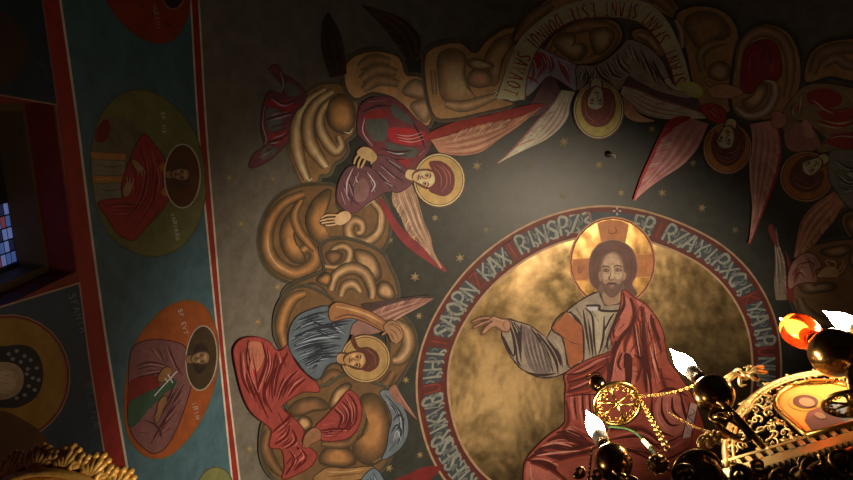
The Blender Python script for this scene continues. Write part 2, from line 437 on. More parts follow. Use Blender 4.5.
# ---- stars scattered on the slate ground
STARS = [(229,178,4.5,'star beside the red line, left of its twin near the hanging red cloth'),(273,179,3.6,'star under the tip of the hanging red cloth'),(241,224,4.5,'star between the red line and the big scrolled cloud'),
 (278,287,4.8,'star below the big scrolled cloud on the left'),(258,322,4.6,'star above the red knee of the lower left angel'),(250,449,4.5,'star beside the lowest red drapery on the left'),
 (415,277,5.2,'star between the red wing tip and the lettered ring'),(419,316,4,'star under the pink wing tip of the lower left angel'),(406,380,4,'star below the raised fist of the lower left angel'),
 (389,468,4.6,'star under the grey curled cloth at the bottom'),(420,455,3.8,'star by the ring above the red cloth at the bottom'),(390,240,3.8,'star between the drooping brown wing and the small spiral cloud'),
 (435,218,3.8,'star below the halo of the upper left angel'),(460,258,5,'star outside the lettered ring at its upper left'),(486,230,4,'faint star over the upper left arc of the ring'),
 (477,166,5.2,'star right of the halo of the upper left angel'),(528,165,4,'faint star under the tip of the long left wing'),(564,142,5.8,'bright star left of the topmost halo'),
 (599,165,4.8,'star directly below the topmost halo'),(621,193,4.4,'star above the small cross of the ring'),(563,196,4,'faint star above the ring, left of the cross'),(652,129,4.2,'star right of the topmost halo under a wing'),
 (693,163,4.2,'star between the pink wing and the right halo'),(662,193,4.8,'star below the tip of the pink wing'),(702,208,4.6,'star above the upper right arc of the ring'),(735,230,4.2,'faint star near the foot of the long right wing')]
gain(.7)
for i, (x, y, r, lab) in enumerate(STARS):
    dim = 'faint' in lab
    t = thing('painted_star', 'small gold '+lab, 'star', px=(x, y), group='gold stars painted on the slate vault')
    P = Paint(); a0 = random.random(); m = c(84, 70, 48) if dim else c(108, 84, 50)
    P.f([(x+rr*math.cos(a0+math.pi*k/6), y+rr*math.sin(a0+math.pi*k/6)) for k in range(12) for rr in ((r if k % 2 == 0 else r*.45),)], m, False)
    P.build('star_rays', t); P = Paint(); P.e(x, y, r*.3, r*.3, c(126, 98, 58) if not dim else c(92, 76, 52), n=8); P.build('star_heart', t)
# ================================================================== painted clouds
def cloud(label, px, g, rim, base, ops):
    gain(g)
    t = thing('painted_cloud', label, 'cloud', px=px, group='ochre clouds of the ceiling mural')
    K = ramp((62, 47, 28), (98, 66, 36), 2); 
    for b in base:
        P = Paint(); P.s(b, 8, c(rim[0]+6, rim[1]+8, rim[2]+10), (1, 1), closed=True); P.s(b, 5, c(*rim), (1, 1), closed=True); P.f(b, c(98, 66, 36)); P.build('cloud_body', t)
    D = c(58, 42, 25)
    for op in ops:
        P = Paint()
        k, pts = op[0], op[1]
        lo, hi = op[3] if len(op) > 3 else ((92, 62, 34), (138, 102, 66))
        if k == 'l':
            P.soft(pts, op[2]+4, ramp((58, 42, 24), hi, 9), (.6, .55))
        elif k == 'b':
            P.s(pts, 2.4, D, (1, 1), closed=True); P.blob(pts, ramp((66, 46, 26), hi, 10))
        elif k == 'd': P.soft(pts, op[2], ramp((72, 51, 29), (58, 44, 26), 3))
        elif k == 'h': P.s(pts, op[2], c(166, 128, 88))
        P.build({'l': 'volute', 'b': 'puff', 'd': 'hollow', 'h': 'highlight'}[k], t)
    return t
OR = ((100, 60, 28), (150, 96, 50)); LT = ((108, 74, 42), (168, 120, 74)); BR = ((84, 52, 28), (120, 78, 46))
RM = (62, 48, 30)
cloud('cloud of long hanging finger-like lobes on the upper left', (318, 150), .45, RM,
 ['322,85 308,93 297,110 290,130 289,150 296,170 303,184 311,187 317,180 320,174 328,173 333,163 341,158 346,150 344,141 353,133 357,120 357,103 350,91 338,85'],
 [('l', '326,90 308,102 298,120 296,142 300,162 307,179', 11, LT), ('l', '333,92 316,104 308,122 310,143 319,158 326,167', 11, LT), ('l', '336,96 322,110 319,126 326,141 335,151 341,146 338,136', 8, LT),
  ('b', '341,95 331,99 327,111 329,124 336,131 345,133 352,127 354,112 350,100', 0, OR), ('h', '298,150 303,168 308,180 312,178', 1.6), ('h', '314,148 321,162 328,167', 1.4), ('h', '343,132 349,133 352,128', 1.4), ('h', '335,143 340,149', 1.2)])
cloud('big cloud with a large hook scroll beside the grey ground on the left', (285, 235), .72, RM,
 ['312,186 296,189 280,197 268,212 261,232 261,250 268,267 282,278 300,282 316,277 324,266 330,272 350,262 372,258 386,240 388,218 382,198 370,194 345,212 335,205 335,188'],
 [('l', '304,194 284,203 270,222 267,246 276,264 294,273 309,268 316,257 310,247 302,251 303,257', 11, OR), ('b', '296,208 284,220 280,236 284,252 294,262 304,262 303,254 296,245 292,228', 0, OR),
  ('l', '301,200 294,214 298,230 308,243 314,250', 6, OR), ('b', '318,196 310,206 306,220 310,235 320,244 331,243 328,236 319,229 316,221 326,208 330,190', 0, OR),
  ('l', '371,200 381,213 379,231 368,241 354,241 348,230 353,221 361,223 362,231 357,233', 8, LT), ('h', '268,232 268,250 277,265 292,273', 1.4), ('h', '379,214 378,230 368,239', 1.4)])
cloud('cluster of small spiral clouds below the open hand on the left', (345, 270), .78, RM,
 ['322,246 345,240 378,252 388,268 395,285 394,300 370,312 330,306 300,306 284,300 288,288 310,278 326,270'],
 [('l', '324,266 338,267 347,261 349,251 342,246 333,249 328,256', 5, LT), ('b', '325,254 333,251 341,254 338,261 330,263', 0, BR), ('b', '354,250 368,252 377,262 380,276 373,280 366,268 356,262', 0, LT),
  ('l', '330,290 335,275 350,268 364,273 371,288 371,298', 9, LT), ('l', '340,296 344,286 353,284 360,292', 7, LT), ('b', '376,290 380,282 388,283 394,294 390,299 380,297', 0, LT),
  ('b', '292,300 298,290 310,283 322,288 328,298 318,300 304,303', 0, LT), ('b', '316,280 325,273 330,277 326,285', 0, OR)])
cloud('tall pale cloud band rising behind the blue-clad angel', (283, 325), .78, RM,
 ['284,350 276,335 276,315 282,300 292,290 306,288 330,300 324,306 300,312 290,325 288,345'],
 [('l', '284,348 280,330 283,312 292,298 304,293', 10, OR)])
cloud('cloud curling around the halo of the lower left angel', (395, 350), .82, RM,
 ['388,316 402,318 412,332 413,350 405,366 396,380 380,394 358,398 336,390 318,400 314,388 322,374 336,364 352,380 378,376 390,355'],
 [('l', '393,322 405,330 408,345 400,358 392,360', 12, LT), ('l', '322,382 332,374 344,382 362,390 382,386 393,372', 11, BR), ('h', '408,338 407,350 400,359', 1.6), ('l', '326,392 338,384 348,388', 6, BR)])
cloud('cloud with rounded knobs under the red drapery on the lower left', (325, 430), .8, (66, 54, 34),
 ['285,398 300,390 325,387 345,376 372,384 390,395 393,430 386,460 370,472 340,470 300,482 275,478 262,458 262,430 268,420 290,415'],
 [('b', '287,409 297,400 314,397 325,402 326,408 312,410 302,414 290,415', 0, BR), ('b', '296,421 300,416 308,418 310,425 303,430 296,427', 0, LT), ('b', '328,404 334,390 345,383 350,386 340,397 331,408', 0, LT),
  ('b', '360,397 374,394 385,408 389,430 385,452 372,464 356,458 352,444 360,436 366,416', 0, OR), ('b', '319,462 322,450 336,445 350,450 354,462 340,466', 0, OR), ('l', '267,430 264,446 270,462 280,474', 9, BR), ('l', '290,436 300,440', 5, BR),
  ('l', '320,443 345,443 356,432', 6, BR), ('h', '372,462 384,455', 1.6)])
cloud('dim cloud of layered puffs above the dark red robe', (378, 75), .22, (40, 28, 16),
 ['345,85 346,65 358,55 378,52 398,58 405,75 420,78 430,95 428,125 410,115 395,98 372,92 355,98'],
 [('l', '358,68 372,60 390,62', 9, ((66, 42, 24), (92, 62, 36))), ('l', '360,80 376,70 396,73', 9, ((66, 42, 24), (92, 62, 36))), ('l', '362,90 378,80 398,84', 8, ((66, 42, 24), (92, 62, 36))),
  ('b', '402,92 409,82 418,80 427,90 424,98 412,97', 0, ((70, 48, 30), (104, 74, 48))), ('b', '411,108 414,102 426,100 430,112 424,122', 0, ((70, 48, 30), (104, 74, 48)))])
cloud('tall cloud columns left of the lettered scroll', (470, 80), .23, (44, 30, 18),
 ['424,62 436,47 460,44 474,54 488,40 505,29 524,30 516,48 505,78 500,98 512,104 480,112 450,118 432,112'],
 [('b', '438,56 452,49 464,56 464,74 470,92 480,104 460,108 442,98 438,78', 0, ((74, 48, 28), (118, 82, 50))), ('b', '484,60 494,42 512,34 512,44 502,60 497,82 490,84 488,68', 0, ((76, 50, 30), (112, 78, 48))),
  ('b', '467,62 474,59 484,62 493,66 484,69 472,68', 0, ((84, 58, 36), (120, 86, 56))), ('b', '468,76 474,70 488,73 490,84 478,87 469,84', 0, ((84, 46, 28), (108, 68, 44))), ('l', '445,104 465,106 495,96', 8, ((76, 50, 30), (112, 78, 48))), ('h', '434,56 438,55', 1.5), ('h', '434,60 438,59', 1.5), ('l', '432,70 434,95', 6, ((66, 44, 26), (92, 62, 38)))])
cloud('dim cloud peeping above the top of the lettered scroll', (545, 12), .24, (44, 30, 18),
 ['514,42 522,22 540,5 565,-8 620,-20 655,-12 675,4 680,20 660,12 640,2 600,-2 560,8 535,22'],
 [('l', '518,36 532,18 552,4', 9, ((66, 44, 26), (92, 62, 38))), ('l', '640,-8 660,0 674,14', 9, ((66, 44, 26), (92, 62, 38)))])
cloud('cloud enclosed by the arch of the scroll above the top angel', (585, 45), .22, (40, 28, 16),
 ['542,58 552,38 570,26 596,20 615,22 622,36 612,52 596,62 575,64 560,62', '632,32 645,30 658,42 664,56 650,52 638,46'],
 [('l', '552,52 562,36 580,27 600,26 614,34 606,50 590,60', 9, ((84, 48, 26), (112, 72, 42))), ('b', '553,42 562,34 573,34 574,42 570,48 582,44 586,52 578,60 566,56', 0, ((86, 60, 36), (120, 88, 56))), ('b', '590,32 605,28 614,34 608,48 596,54', 0, ((86, 60, 38), (112, 82, 52))), ('l', '638,34 648,38 658,50', 6, ((82, 58, 34), (112, 80, 48)))])
cloud('large dim cloud right of the lettered scroll', (705, 50), .26, (36, 27, 18),
 ['676,18 690,8 712,8 730,18 738,38 735,70 740,90 730,110 715,116 700,104 692,80 686,50'],
 [('b', '684,22 700,12 720,17 730,34 715,40 702,50 694,44', 0, ((78, 50, 30), (98, 66, 38))), ('l', '703,72 700,55 710,45 726,42', 7, ((72, 52, 32), (96, 70, 42))), ('b', '709,68 718,62 728,66 728,78 718,80 709,76', 0, ((80, 58, 36), (108, 80, 52))), ('l', '675,20 681,32 682,48', 4, ((88, 70, 52), (116, 92, 70)))])
cloud('cloud hood curving over the dark red cloth on the right', (780, 60), .26, (34, 26, 18),
 ['732,90 736,58 744,36 764,25 786,32 798,52 800,80 792,102 776,116 756,120 738,116 732,104'],
 [('l', '738,72 742,46 758,32 778,36 789,54 790,78 786,98', 8, ((76, 48, 32), (104, 70, 48))), ('l', '736,108 748,116 764,112 774,98 774,84 766,80', 7, ((80, 58, 42), (122, 94, 72))), ('b', '742,102 752,96 758,86 766,84 766,94 758,106 748,110', 0, ((82, 58, 38), (112, 82, 52))), ('h', '795,52 799,66', 1.4)])
cloud('dim cloud in the upper right corner above the olive robe', (830, 60), .26, (32, 24, 17),
 ['806,82 808,60 820,46 845,40 875,44 880,80 850,80 830,76'],
 [('l', '812,74 820,56 842,48 868,50', 10, ((66, 44, 30), (86, 60, 42))), ('l', '822,66 836,58 846,64 866,70', 8, ((72, 48, 34), (90, 66, 48)))])
cloud('pair of ochre cloud knobs at the right edge under the grey sleeve', (840, 205), .40, (40, 32, 20),
 ['829,190 836,186 846,196 853,210 848,214 838,212 830,204', '843,216 856,212 875,222 870,240 852,238 844,228'],
 [('b', '831,190 838,190 846,200 848,208 840,210 832,202', 0, ((92, 64, 40), (124, 92, 60))), ('b', '846,220 858,216 870,226 864,236 852,234', 0, ((102, 66, 36), (132, 88, 50)))])
cloud('cloud mass behind the raised hand at the right edge', (820, 300), .42, (46, 36, 24),
 ['803,252 822,244 850,240 880,245 885,330 858,345 830,330 808,325 796,308 790,290 800,282'],
 [('b', '822,250 846,245 852,250 840,256 826,255', 0, ((104, 72, 42), (128, 92, 56))), ('b', '799,284 806,282 812,286 822,283 834,284 834,289 818,292 804,292', 0, ((98, 72, 46), (122, 92, 62))), ('l', '799,298 806,312 822,322 842,322', 9, ((84, 62, 40), (106, 80, 54))), ('b', '852,252 862,250 868,262 858,270 850,262', 0, ((96, 80, 58), (128, 106, 82)))])
# ================================================================== the great lettered medallion
gain(1)
CTR = (0.0185, 2.6365)
OUTP = [(444, 480), (426, 445), (418, 411), (415, 375), (423, 338), (437, 310), (463, 273), (501, 240), (553, 214), (613, 205), (676, 221), (737, 255), (763, 289), (777, 320), (781, 370)]
pol = sorted((math.atan2(sheet(*p)[1]-CTR[1], sheet(*p)[0]-CTR[0]), math.hypot(sheet(*p)[1]-CTR[1], sheet(*p)[0]-CTR[0])) for p in OUTP)
pol += [(.6, 1.71), (1.2, 1.74), (1.8, 1.74)]
pol.sort(); PA = [a for a, r in pol]; PR = [r for a, r in pol]
PA = [PA[-1]-2*math.pi]+PA+[PA[0]+2*math.pi]; PR = [PR[-1]]+PR+[PR[0]]
def rout(a):
    a = (a+math.pi) % (2*math.pi)-math.pi
    # smooth the traced radius a little
    return sum(float(np.interp(a+d, PA, PR)) for d in (-.12, -.06, 0, .06, .12))/5
def ringpt(a, k):
    if k >= .79:                                       # the band is a little wider on the left
        ki = .83-.03*math.cos(a+math.pi); k = ki+(1-ki)*(k-.795)/.205
    r = rout(a)*k; return (CTR[0]+r*math.cos(a), CTR[1]+r*math.sin(a))
def disc(P, k, m, n=120): P.sh([ringpt(2*math.pi*i/n, k) for i in range(n)], m)
def annulus(P, k0, k1, m, n=120, a0=0, a1=2*math.pi):
    A = [a0+(a1-a0)*i/n for i in range(n+1)]
    qs = [[ringpt(A[i], k1), ringpt(A[i+1], k1), ringpt(A[i+1], k0), ringpt(A[i], k0)] for i in range(n)]
    P.add([[pixel(*v) for v in s] for s in qs], m, False, qs)
med = thing('painted_medallion', 'great round gold medallion inside a dark lettered ring on the ceiling', 'medallion', loc=world(*CTR))
gain(.9)
P = Paint(); disc(P, .86, c(140, 104, 60, 'gold'))
P.build('gold_ground', med)
gain(1.0)
RED = c(92, 36, 26); SLT = c(60, 60, 56); CRM = c(168, 122, 82)
P = Paint(); annulus(P, .795, 1.0, RED); annulus(P, .845, .955, SLT); annulus(P, .987, 1.0, CRM); annulus(P, .795, .809, CRM); annulus(P, .818, .821, c(60, 26, 20))
ring = P.build('lettered_ring', med)
# letters run clockwise in the picture, heads outward, in grey with red panels between
P = Paint(); LG = c(136, 124, 100); LR = c(128, 46, 32); LS = c(108, 102, 86)
def ang(x, y): s = sheet(x, y); return math.atan2(s[1]-CTR[1], s[0]-CTR[0])
def ringtext(text, p0, p1):
    a0, a1 = ang(*p0), ang(*p1)
    if a1-a0 > math.pi: a1 -= 2*math.pi
    if a0-a1 > math.pi: a1 += 2*math.pi
    adv = (a1-a0)/len(text)
    def glyph(ch, ac, wd, v0, v1, w, m):
        for st in GL[ch.upper()].split('|'):
            pts = q(st)
            if ch.upper() in 'SOCUGR3PBD(': pts = spline(pts, False, 4)
            P.s([pixel(*ringpt(ac+(u-.5)*wd, v0+(v1-v0)*v)) for u, v in pts], w, m, (.85, .6), False)
    for k, ch in enumerate(text):
        ac = a0+(k+.5)*adv
        if ch.upper() not in GL: continue
        if ch.islower():
            annulus(P, .838, .962, RED, 4, ac-abs(adv)*.46, ac+abs(adv)*.46)
            glyph(ch, ac, adv*.8, .85, .95, 2.0, LR)
        else:
            glyph(ch, ac, adv*.86, .843, .957, 2.9, LG)
            for pp, w in ((((.1, .875), (.40, .85), (.2, .836)), 2.2), (((-.46, .94), (-.3, .915), (-.48, .885)), 1.5), (((.2, .93), (.42, .915), (.36, .89)), 1.4)):
                P.s([pixel(*ringpt(ac+d*adv, kk)) for d, kk in pp], w, LG if w > 2 else LS, (.5, .8))
            if k % 3 == 1: glyph('AIS'[k % 2], ac+adv*.30, adv*.42, .848, .895, 1.5, LS)
ringtext('KTESESRIKVBuIHIiSAOPNzKAXiRINSPZ3', (452, 508), (592, 215))
ringtext('EPiRZAYIPXCIkYAIPuNHEuNI', (634, 217), (770, 420))
P.build('lettering', ring)
P = Paint()
for dx, dy in ((0, -4.2), (0, 4.2), (-4.2, 0), (4.2, 0)): P.s([(617+dx*.35, 211+dy*.35), (617+dx, 211+dy)], 1.7, c(172, 150, 126), (.6, 1))
for x in (590, 589): P.s([(589, 209), (587, 213), (590, 216), (587, 220)], 1.6, LR)
P.build('cross_mark', ring)

# ================================================================== the figure on the gold
fig = thing('painted_figure', 'bearded haloed figure in a red robe with one hand raised, painted on the gold medallion', 'painted person', px=(612, 340))
gain(1)
P = Paint(); HB = c(112, 52, 34)
P.e(612.5, 262, 43.5, 45.5, c(178, 116, 72)); P.e(612.5, 262, 42.3, 44.3, HB); P.e(612.5, 262, 40.8, 42.8, c(176, 122, 62, 'gold'))
h = P.build('halo', fig)
P = Paint(); CA = c(168, 98, 50); CL = c(196, 122, 66)
P.f('597.5,223 601.5,243 600,250 627,250 625,243 628.5,224.5 621,220.5 612,219.6 604,220.6', CA, False)
P.f('572,259.5 590,258 590,281 575,280.5 572.3,272', CA, False); P.f('635,255 652.5,253 653.3,264 650,277 634,277', CA, False)
for l in ('597.5,223 601.5,243', '628.5,224.5 625,243', '572,259.5 590,258', '575,280.5 590,280', '635,255 652.5,253', '634,277 650,277'): P.s(l, .9, CL, (1, 1))
DK = c(122, 54, 30)
P.s('609,228 608.5,232 612,233.5 616,232.5 615.5,228 613,227', 1.0, DK); P.s('612.5,229.5 612.5,233', .8, DK); P.e(579.5, 270, 1.9, 3.4, DK); P.e(579.5, 270, .9, 2.3, CA)
P.ss('641,262 641,271|641,262 646,271|646,262 646,271', 1.0, DK)
P.build('cross_arms', h)
P = Paint(); HR = c(96, 58, 44)
P.s('613,240 601,243 593,251 589,263 589,276 592,285 598,291 600,294 624,296 633,296 637,292 632,284 636,275 637,264 633,251 624,243', 1.6, c(150, 104, 72), (1, 1), closed=True)
P.f('613,240 601,243 593,251 589,263 589,276 592,285 598,291 600,296 624,298 633,297 637,293 632,284 636,275 637,264 633,251 624,243', HR)
P.ss('611,252 602,249 596,256 593,268 595,280|612,248 600,246 593,258|615,252 625,252 631,262 631,276 627,284|618,246 628,250 634,262|597,284 601,290|627,286 632,292', 1.0, c(78, 50, 44))
P.build('hair', fig)
P = Paint(); SK = c(148, 108, 76); SD = c(112, 80, 58); SL = c(176, 134, 96)
P.f('600,285 600,300 606,307 614,309 621,305 623,298 623,284', SD); P.f('603,292 604,301 609,306 616,306 620,301 620,291', SK)
P.s('597.5,296 603,304 612,306.5 619,302', .8, c(116, 62, 48)); P.build('neck', fig)
P = Paint()
P.f('612,251 604,254 600,262 598.5,272 600,281 603,289 607,295 612,297 617,295 621,289 624,281 625.5,272 624,262 620,254', c(104, 72, 54))
P.f('612,252 605,256 601.5,264 600.5,272 602,280 605,285 612,284 619,285 622,280 623.5,272 622.5,263 618.5,255', SK)
P.f('608,254.5 604.5,260 604,265 610,264.5 612,262 614,264.5 619.5,265 619,259 615,254.5', SL)
P.f('602.5,273 605,272 608.5,274 607,279 604,279', SL); P.f('614.5,274 618,271.5 622,272.5 620.5,278 616.5,279', c(184, 142, 104))
P.f('598,274 600.5,272 601.5,278 600,281', SK); P.f('623.5,272 626,274 625,279 622.8,280', SK)
P.f('610,265 613.5,265 614,277 609.5,277', SL)
fo = P.build('face', fig)
P = Paint(); BD = c(66, 40, 34); HRB = c(102, 70, 54)
P.f('602,281 605,284 608,282.5 611.5,284 615.5,282.5 619,284 623,280.5 621,289 617,295 612,297.5 607,295 603.5,289', HRB)
P.ss('601.2,267.5 604,265.7 609.5,267.2|613,267 617,265 623,267', 1.1, BD, (.4, .6)); P.ss('602.3,270.4 605,268.9 609,270.4 605.5,271.4 602.6,270.6|613.6,270 617,268.3 621.5,270 617.5,271.2 614,270.2', .7, BD)
P.e(605.6, 270, .95, .95, BD, n=8); P.e(617.2, 269.7, .95, .95, BD, n=8); P.ss('603,273.2 606,273.8 609,272.8|614,273 617.5,273.6 621,272.6', .5, SD)
P.s('610.2,266 610.6,274 608.7,278.3 611,280 614.3,279', .9, BD); P.ss('607.5,263.3 611.5,264.3 615.5,263.2|608.5,261 615,260.8', .5, SD)
P.s('606.5,284.6 609,282.7 611.3,283.2 613.6,282.6 616.4,284.4', 1.5, BD); P.f('608.8,285.6 611.4,285 614.2,285.5 611.5,287.4', c(156, 96, 76))
P.s('607,286.8 611.5,288.2 616,286.6', .6, c(130, 92, 70)); P.ss('605,290 609,294|612,289 612,296|619,289 615,294', .5, BD); P.s('611.5,251 607,253.5', .9, HR)
P.build('features', fo)
# tunic, sleeve, band and hand
TN = c(142, 116, 88); TS = c(108, 84, 70); TD = c(52, 30, 26); TL = c(166, 140, 104)
P = Paint()
P.s('506,319.5 518,322 530,326 540,333 547,338 551,331 566,312 580,301 598,292 604,306 622,304 634,312 616,345 612,356 596,360 582,362 569,370 555,376 540,377 522,369 511,356 504,342 502,333', 1.8, TD, (1, 1), closed=True)
P.f('506,319.5 518,322 530,326 540,333 547,338 551,331 566,312 580,301 598,292 604,306 622,304 634,312 616,345 612,356 596,360 582,362 569,370 555,376 540,377 522,369 511,356 504,342 502,333', TN, False)
P.f('521,326 531,330 541,340 548,354 551,370 540,374 530,368 524,352', TS); 
for k in range(9): P.s([(523+k*2.2, 329+k*1.2), (527+k*2.3, 350+k), (534+k*1.9, 370+k*.3)], .5, TL if k % 2 else TD, (.3, .1))
P.ss('507,320 513,336 515,352 512,356|511,321 518,340 521,362|521,324 520,340 521,353|530,327 541,342 549,358 553,372|537,333 549,348 556,362 558,374|546,338 556,352 561,366|503,336 508,348 514,358|513,322 519,330 517,339|527,372 540,375 556,373', 2.86, TD, (.3, .15))
P.ss('549,344 558,352 563,368|560,334 565,347 567,368|516,345 517,360 521,366|534,328 546,342', 1.95, TD, (.3, .15))
P.ss('515,324 520,331|541,341 552,366|553,338 561,350 564,364|509,330 512,345|555,333 560,340', 1.3, TL)
P.f('572,309 582,300 598,292.5 597,298 584,308 576,313', TN)
P.f('587,306 599,305.5 599.5,309.5 592,311 588,310', c(176, 154, 140), False)
P.f('592,311 616,310.5 608,330 602,352 598,357 594,340 590,322', TL); P.f('616,311 622,308 612,340 606,352 600,356 604,338', TN)
P.s('586,305.5 599,305.5 600,310 618,310.5 625,305', 2.60, TD, (.8, .5)); P.s('570,311 580,326 583,340 583,360', 2.86, TD, (.5, .9))
P.ss('583,310 586,330 590,355|585,308 592,316 594,340 596,356|592,311 599,322|604,316 603,338 598,356|614,313 608,322 603,334|588,318 591,340 593,357|617,313 609,336 603,352|576,308 582,318|611,328 607,342 608,350|613,340 607,352', 2.34, TD, (.35, .15))
P.ss('596,316 598,335|600,338 599,350|606,340 604,350|588,312 589,325|609,318 605,326', 1.1, c(186, 164, 136)); P.ss('604,336 602,350|605,344 604,352', .7, TS)
P.build('tunic', fig)
P = Paint(); P.s('551.5,328 566,311.5 582,326 583,359 576,364 569,367 565,346 564,338', 1.6, TD, (1, 1), closed=True)
P.f('551.5,328 566,311.5 582,326 583,359 576,364 569,367 565,346 564,338', c(152, 80, 42), False); P.s('564,338 574,343 582,344', .9, c(96, 52, 34)); P.s('552,328 564,337.5', 1.6, TD)
P.build('shoulder_band', fig)
P = Paint(); HS = c(164, 110, 74); HD = c(104, 58, 40); HL = c(188, 136, 96)
P.f('510,320 502,318 492,315.5 480,317 470.5,321.5 472,322.8 481,320.5 488,319 479,322.5 471.5,327.5 473,329 482,325 489,322.5 483,328 480,334 482,335.5 486,333 490,328.5 495,327.5 501,331.5 509,331.5', HD)
P.f('509,321 501,319 494,317 489,319.5 493,321 489,324 485,328 482,333 486,331.5 490,327.5 496,326 502,330 508.5,330', HS)
P.ss('489,317.5 480,318.5 472,321.5|490,320.5 481,323.5 473.5,327.5', 1.6, HS, (.8, .5)); P.ss('492,316.5 499,319.5 505,321|495,322 490,325.5|499,325 506,328|486,329 483,333', 1.1, HL)
P.ss('492,320.5 485,325 481,332|505,320 503,325 506,330|500,321 494,322', .6, HD)
P.build('hand', fig)
# the red robe with its folds
RB = c(146, 62, 42); RL = c(172, 88, 66); RLL = c(192, 116, 90); RD = c(68, 20, 12); RM_ = c(106, 36, 24); RO = c(160, 60, 36)
P = Paint()
RO_OUT = '623,290 633,297 645,304 655,316 662,330 665,345 668,360 678,374 690,392 700,415 706,440 709,470 705,510 690,540 560,545 534,520 524,490 524,468 527,458 536,447 549,435 562,426 567,416 565,400 566,386 565,374 578,365 592,358 612,350 611,338 612,328 617,316 621,304'
P.s(RO_OUT, 2.2, RD, (1, 1), closed=True); P.f(RO_OUT, RB)
# mantle over the shoulder
P.f('624,297 631,303 634,316 628,326 617,336 613,328 619,314', RL); P.f('632,316 641,318 643,345 636,356 622,354 620,344 628,332', c(180, 86, 58))
P.f('636,300 645,306 654,318 658,330 652,336 646,318', RL); P.f('649,330 657,336 660,352 653,366 646,352', c(156, 70, 48)); P.f('646,352 655,372 652,388 646,378', RO)
P.f('623,350 636,352 640,358 631,354 622,362 624,368 634,366 640,372 636,382 629,386 622,380 617,392 611,386 613,370 618,360', RL)
P.f('640,366 650,362 656,376 662,392 652,398 644,384', c(160, 72, 50))
densify(P, '624,292 624,304 618,316 613,328 614,338|630,298 634,312 632,324 622,336 614,352 611,372|632,320 636,338 640,352 645,372 647,392|641,306 643,322 643,338 645,356 650,380|651,314 653,326 660,340|648,320 650,345 656,365 662,385|655,345 658,365 664,385', RO_OUT, RD, RLL, 2.2, 2, 18)
VAL = ramp((132, 52, 34), (72, 22, 14), 4)
for v, w in (('631,298 635,312 632,326 626,340 624,352', 6), ('633,322 637,342 642,362 646,392', 7), ('643,306 644,330 647,354 651,378', 6), ('616,340 611,360 609,384', 6), ('653,318 656,336 662,352', 5), ('638,354 641,366 636,382', 5), ('620,318 614,332', 4), ('660,368 664,384 672,396', 5)):
    P.soft(v, w*1.25, VAL, (.3, .2))
P.ss('623,292 624,304 618,316 613,328 614,338|630,298 634,312 632,324 622,336 614,352 611,372 609,384|632,320 636,338 640,352 645,372 647,392|641,306 643,322 643,338 645,356 650,380 652,398|651,314 653,326 660,340', 3.64, RD, (.35, .3))
P.ss('616,340 610,362 608,385|613,352 615,372|627,354 628,372 626,388|632,358 630,376|622,352 618,364 622,370|634,354 640,358 636,350|640,372 632,370|637,340 630,352|624,324 618,330', 2.52, RD, (.4, .2))
P.f('624,354 631,355 632,372 630,386 626,386 625,370', RD)
P.ss('640,306 636,318|646,312 640,322 637,316|654,326 649,332|652,340 646,348 650,344|657,330 651,340|660,352 652,358|645,300 640,308', 1.3, RM_)
P.ss('619,320 615,330|627,300 628,312|635,324 638,344 640,356|645,322 648,345|656,340 658,352|621,342 615,360 613,378|637,372 634,380', 1.2, RLL, (.2, .1))
# belt sash across the waist
P.f('567,376 584,364 600,357 612,353 608,366 600,378 590,392 576,393 567,392 569,384', RM_)
P.ss('569,374 584,368 598,360 610,356|570,388 586,382 600,372', 2.6, RL, (.2, .15)); P.ss('570,379 586,374 604,364|574,392 588,390 600,382', 1.6, RO, (.2, .15))
P.ss('567,382 582,378 600,368 608,362|566,392 580,387 598,378|566,374 582,372 596,364', 2.38, RD, (.3, .2)); P.s('606,356 609,370 606,386', 3, c(74, 28, 24))
# hanging folds below the sash
for x, y0, y1 in ((571, 396, 420), (579, 393, 424), (586, 393, 422), (593, 396, 420)):
    P.s([(x, y0), (x+1, (y0+y1)/2), (x+3, y1)], 3.2, RL, (.5, .2)); P.s([(x+3.5, y0), (x+4, (y0+y1)/2), (x+6, y1)], 1.8, RD, (.4, .2))
P.ss('566,396 580,394 600,394|574,398 573,408|582,398 581,410', 1.5, RD)
# the knee and lap
P.f('527,462 540,459 556,464 572,478 584,500 560,530 536,512 526,485', RL); P.f('560,430 574,426 586,440 594,446 580,448 562,442 548,440', RL)
densify(P, '526,460 540,452 560,457 584,452 598,446|534,452 548,446 570,447 594,444|528,460 544,462 556,468 566,476|530,466 534,484 546,498|546,470 560,484 572,500|556,432 572,432 588,440|540,446 562,436 580,442 592,443', RO_OUT, RD, RLL, 2.0, 2, 22)
for v, w in (('527,459 542,453 560,456 582,452 598,446', 6), ('536,452 550,446 572,446 594,443', 5), ('548,440 562,434 578,438 592,442', 5), ('530,462 546,466 560,474 570,486', 6), ('566,400 568,420 562,430', 5), ('604,430 640,428 660,442', 6), ('604,452 640,450 664,462', 6), ('656,402 660,420 672,432', 5), ('668,398 670,416 680,428', 5)):
    P.soft(v, w*1.25, VAL, (.3, .2))
P.ss('526,460 540,452 560,457 584,452 598,446|534,452 548,446 570,447 594,444|546,441 562,436 580,442 592,443|556,432 572,432 588,440|528,460 544,462 556,468 566,476', 4.76, RD, (.3, .15))
P.ss('540,446 556,442 572,446|536,455 556,452 580,450|566,430 580,436|530,464 532,480 544,496|548,470 560,480', 2.2, RLL, (.2, .15)); P.ss('552,462 576,456 596,452|570,426 584,434 592,438|574,424 588,430', 2.0, RM_, (.3, .15))
P.ss('545,444 547,440|552,445 554,441|562,446 568,448|572,464 590,458|570,470 592,464', 1.2, RO)
P.f('556,466 590,460 600,476 592,498 572,482', c(148, 66, 46))
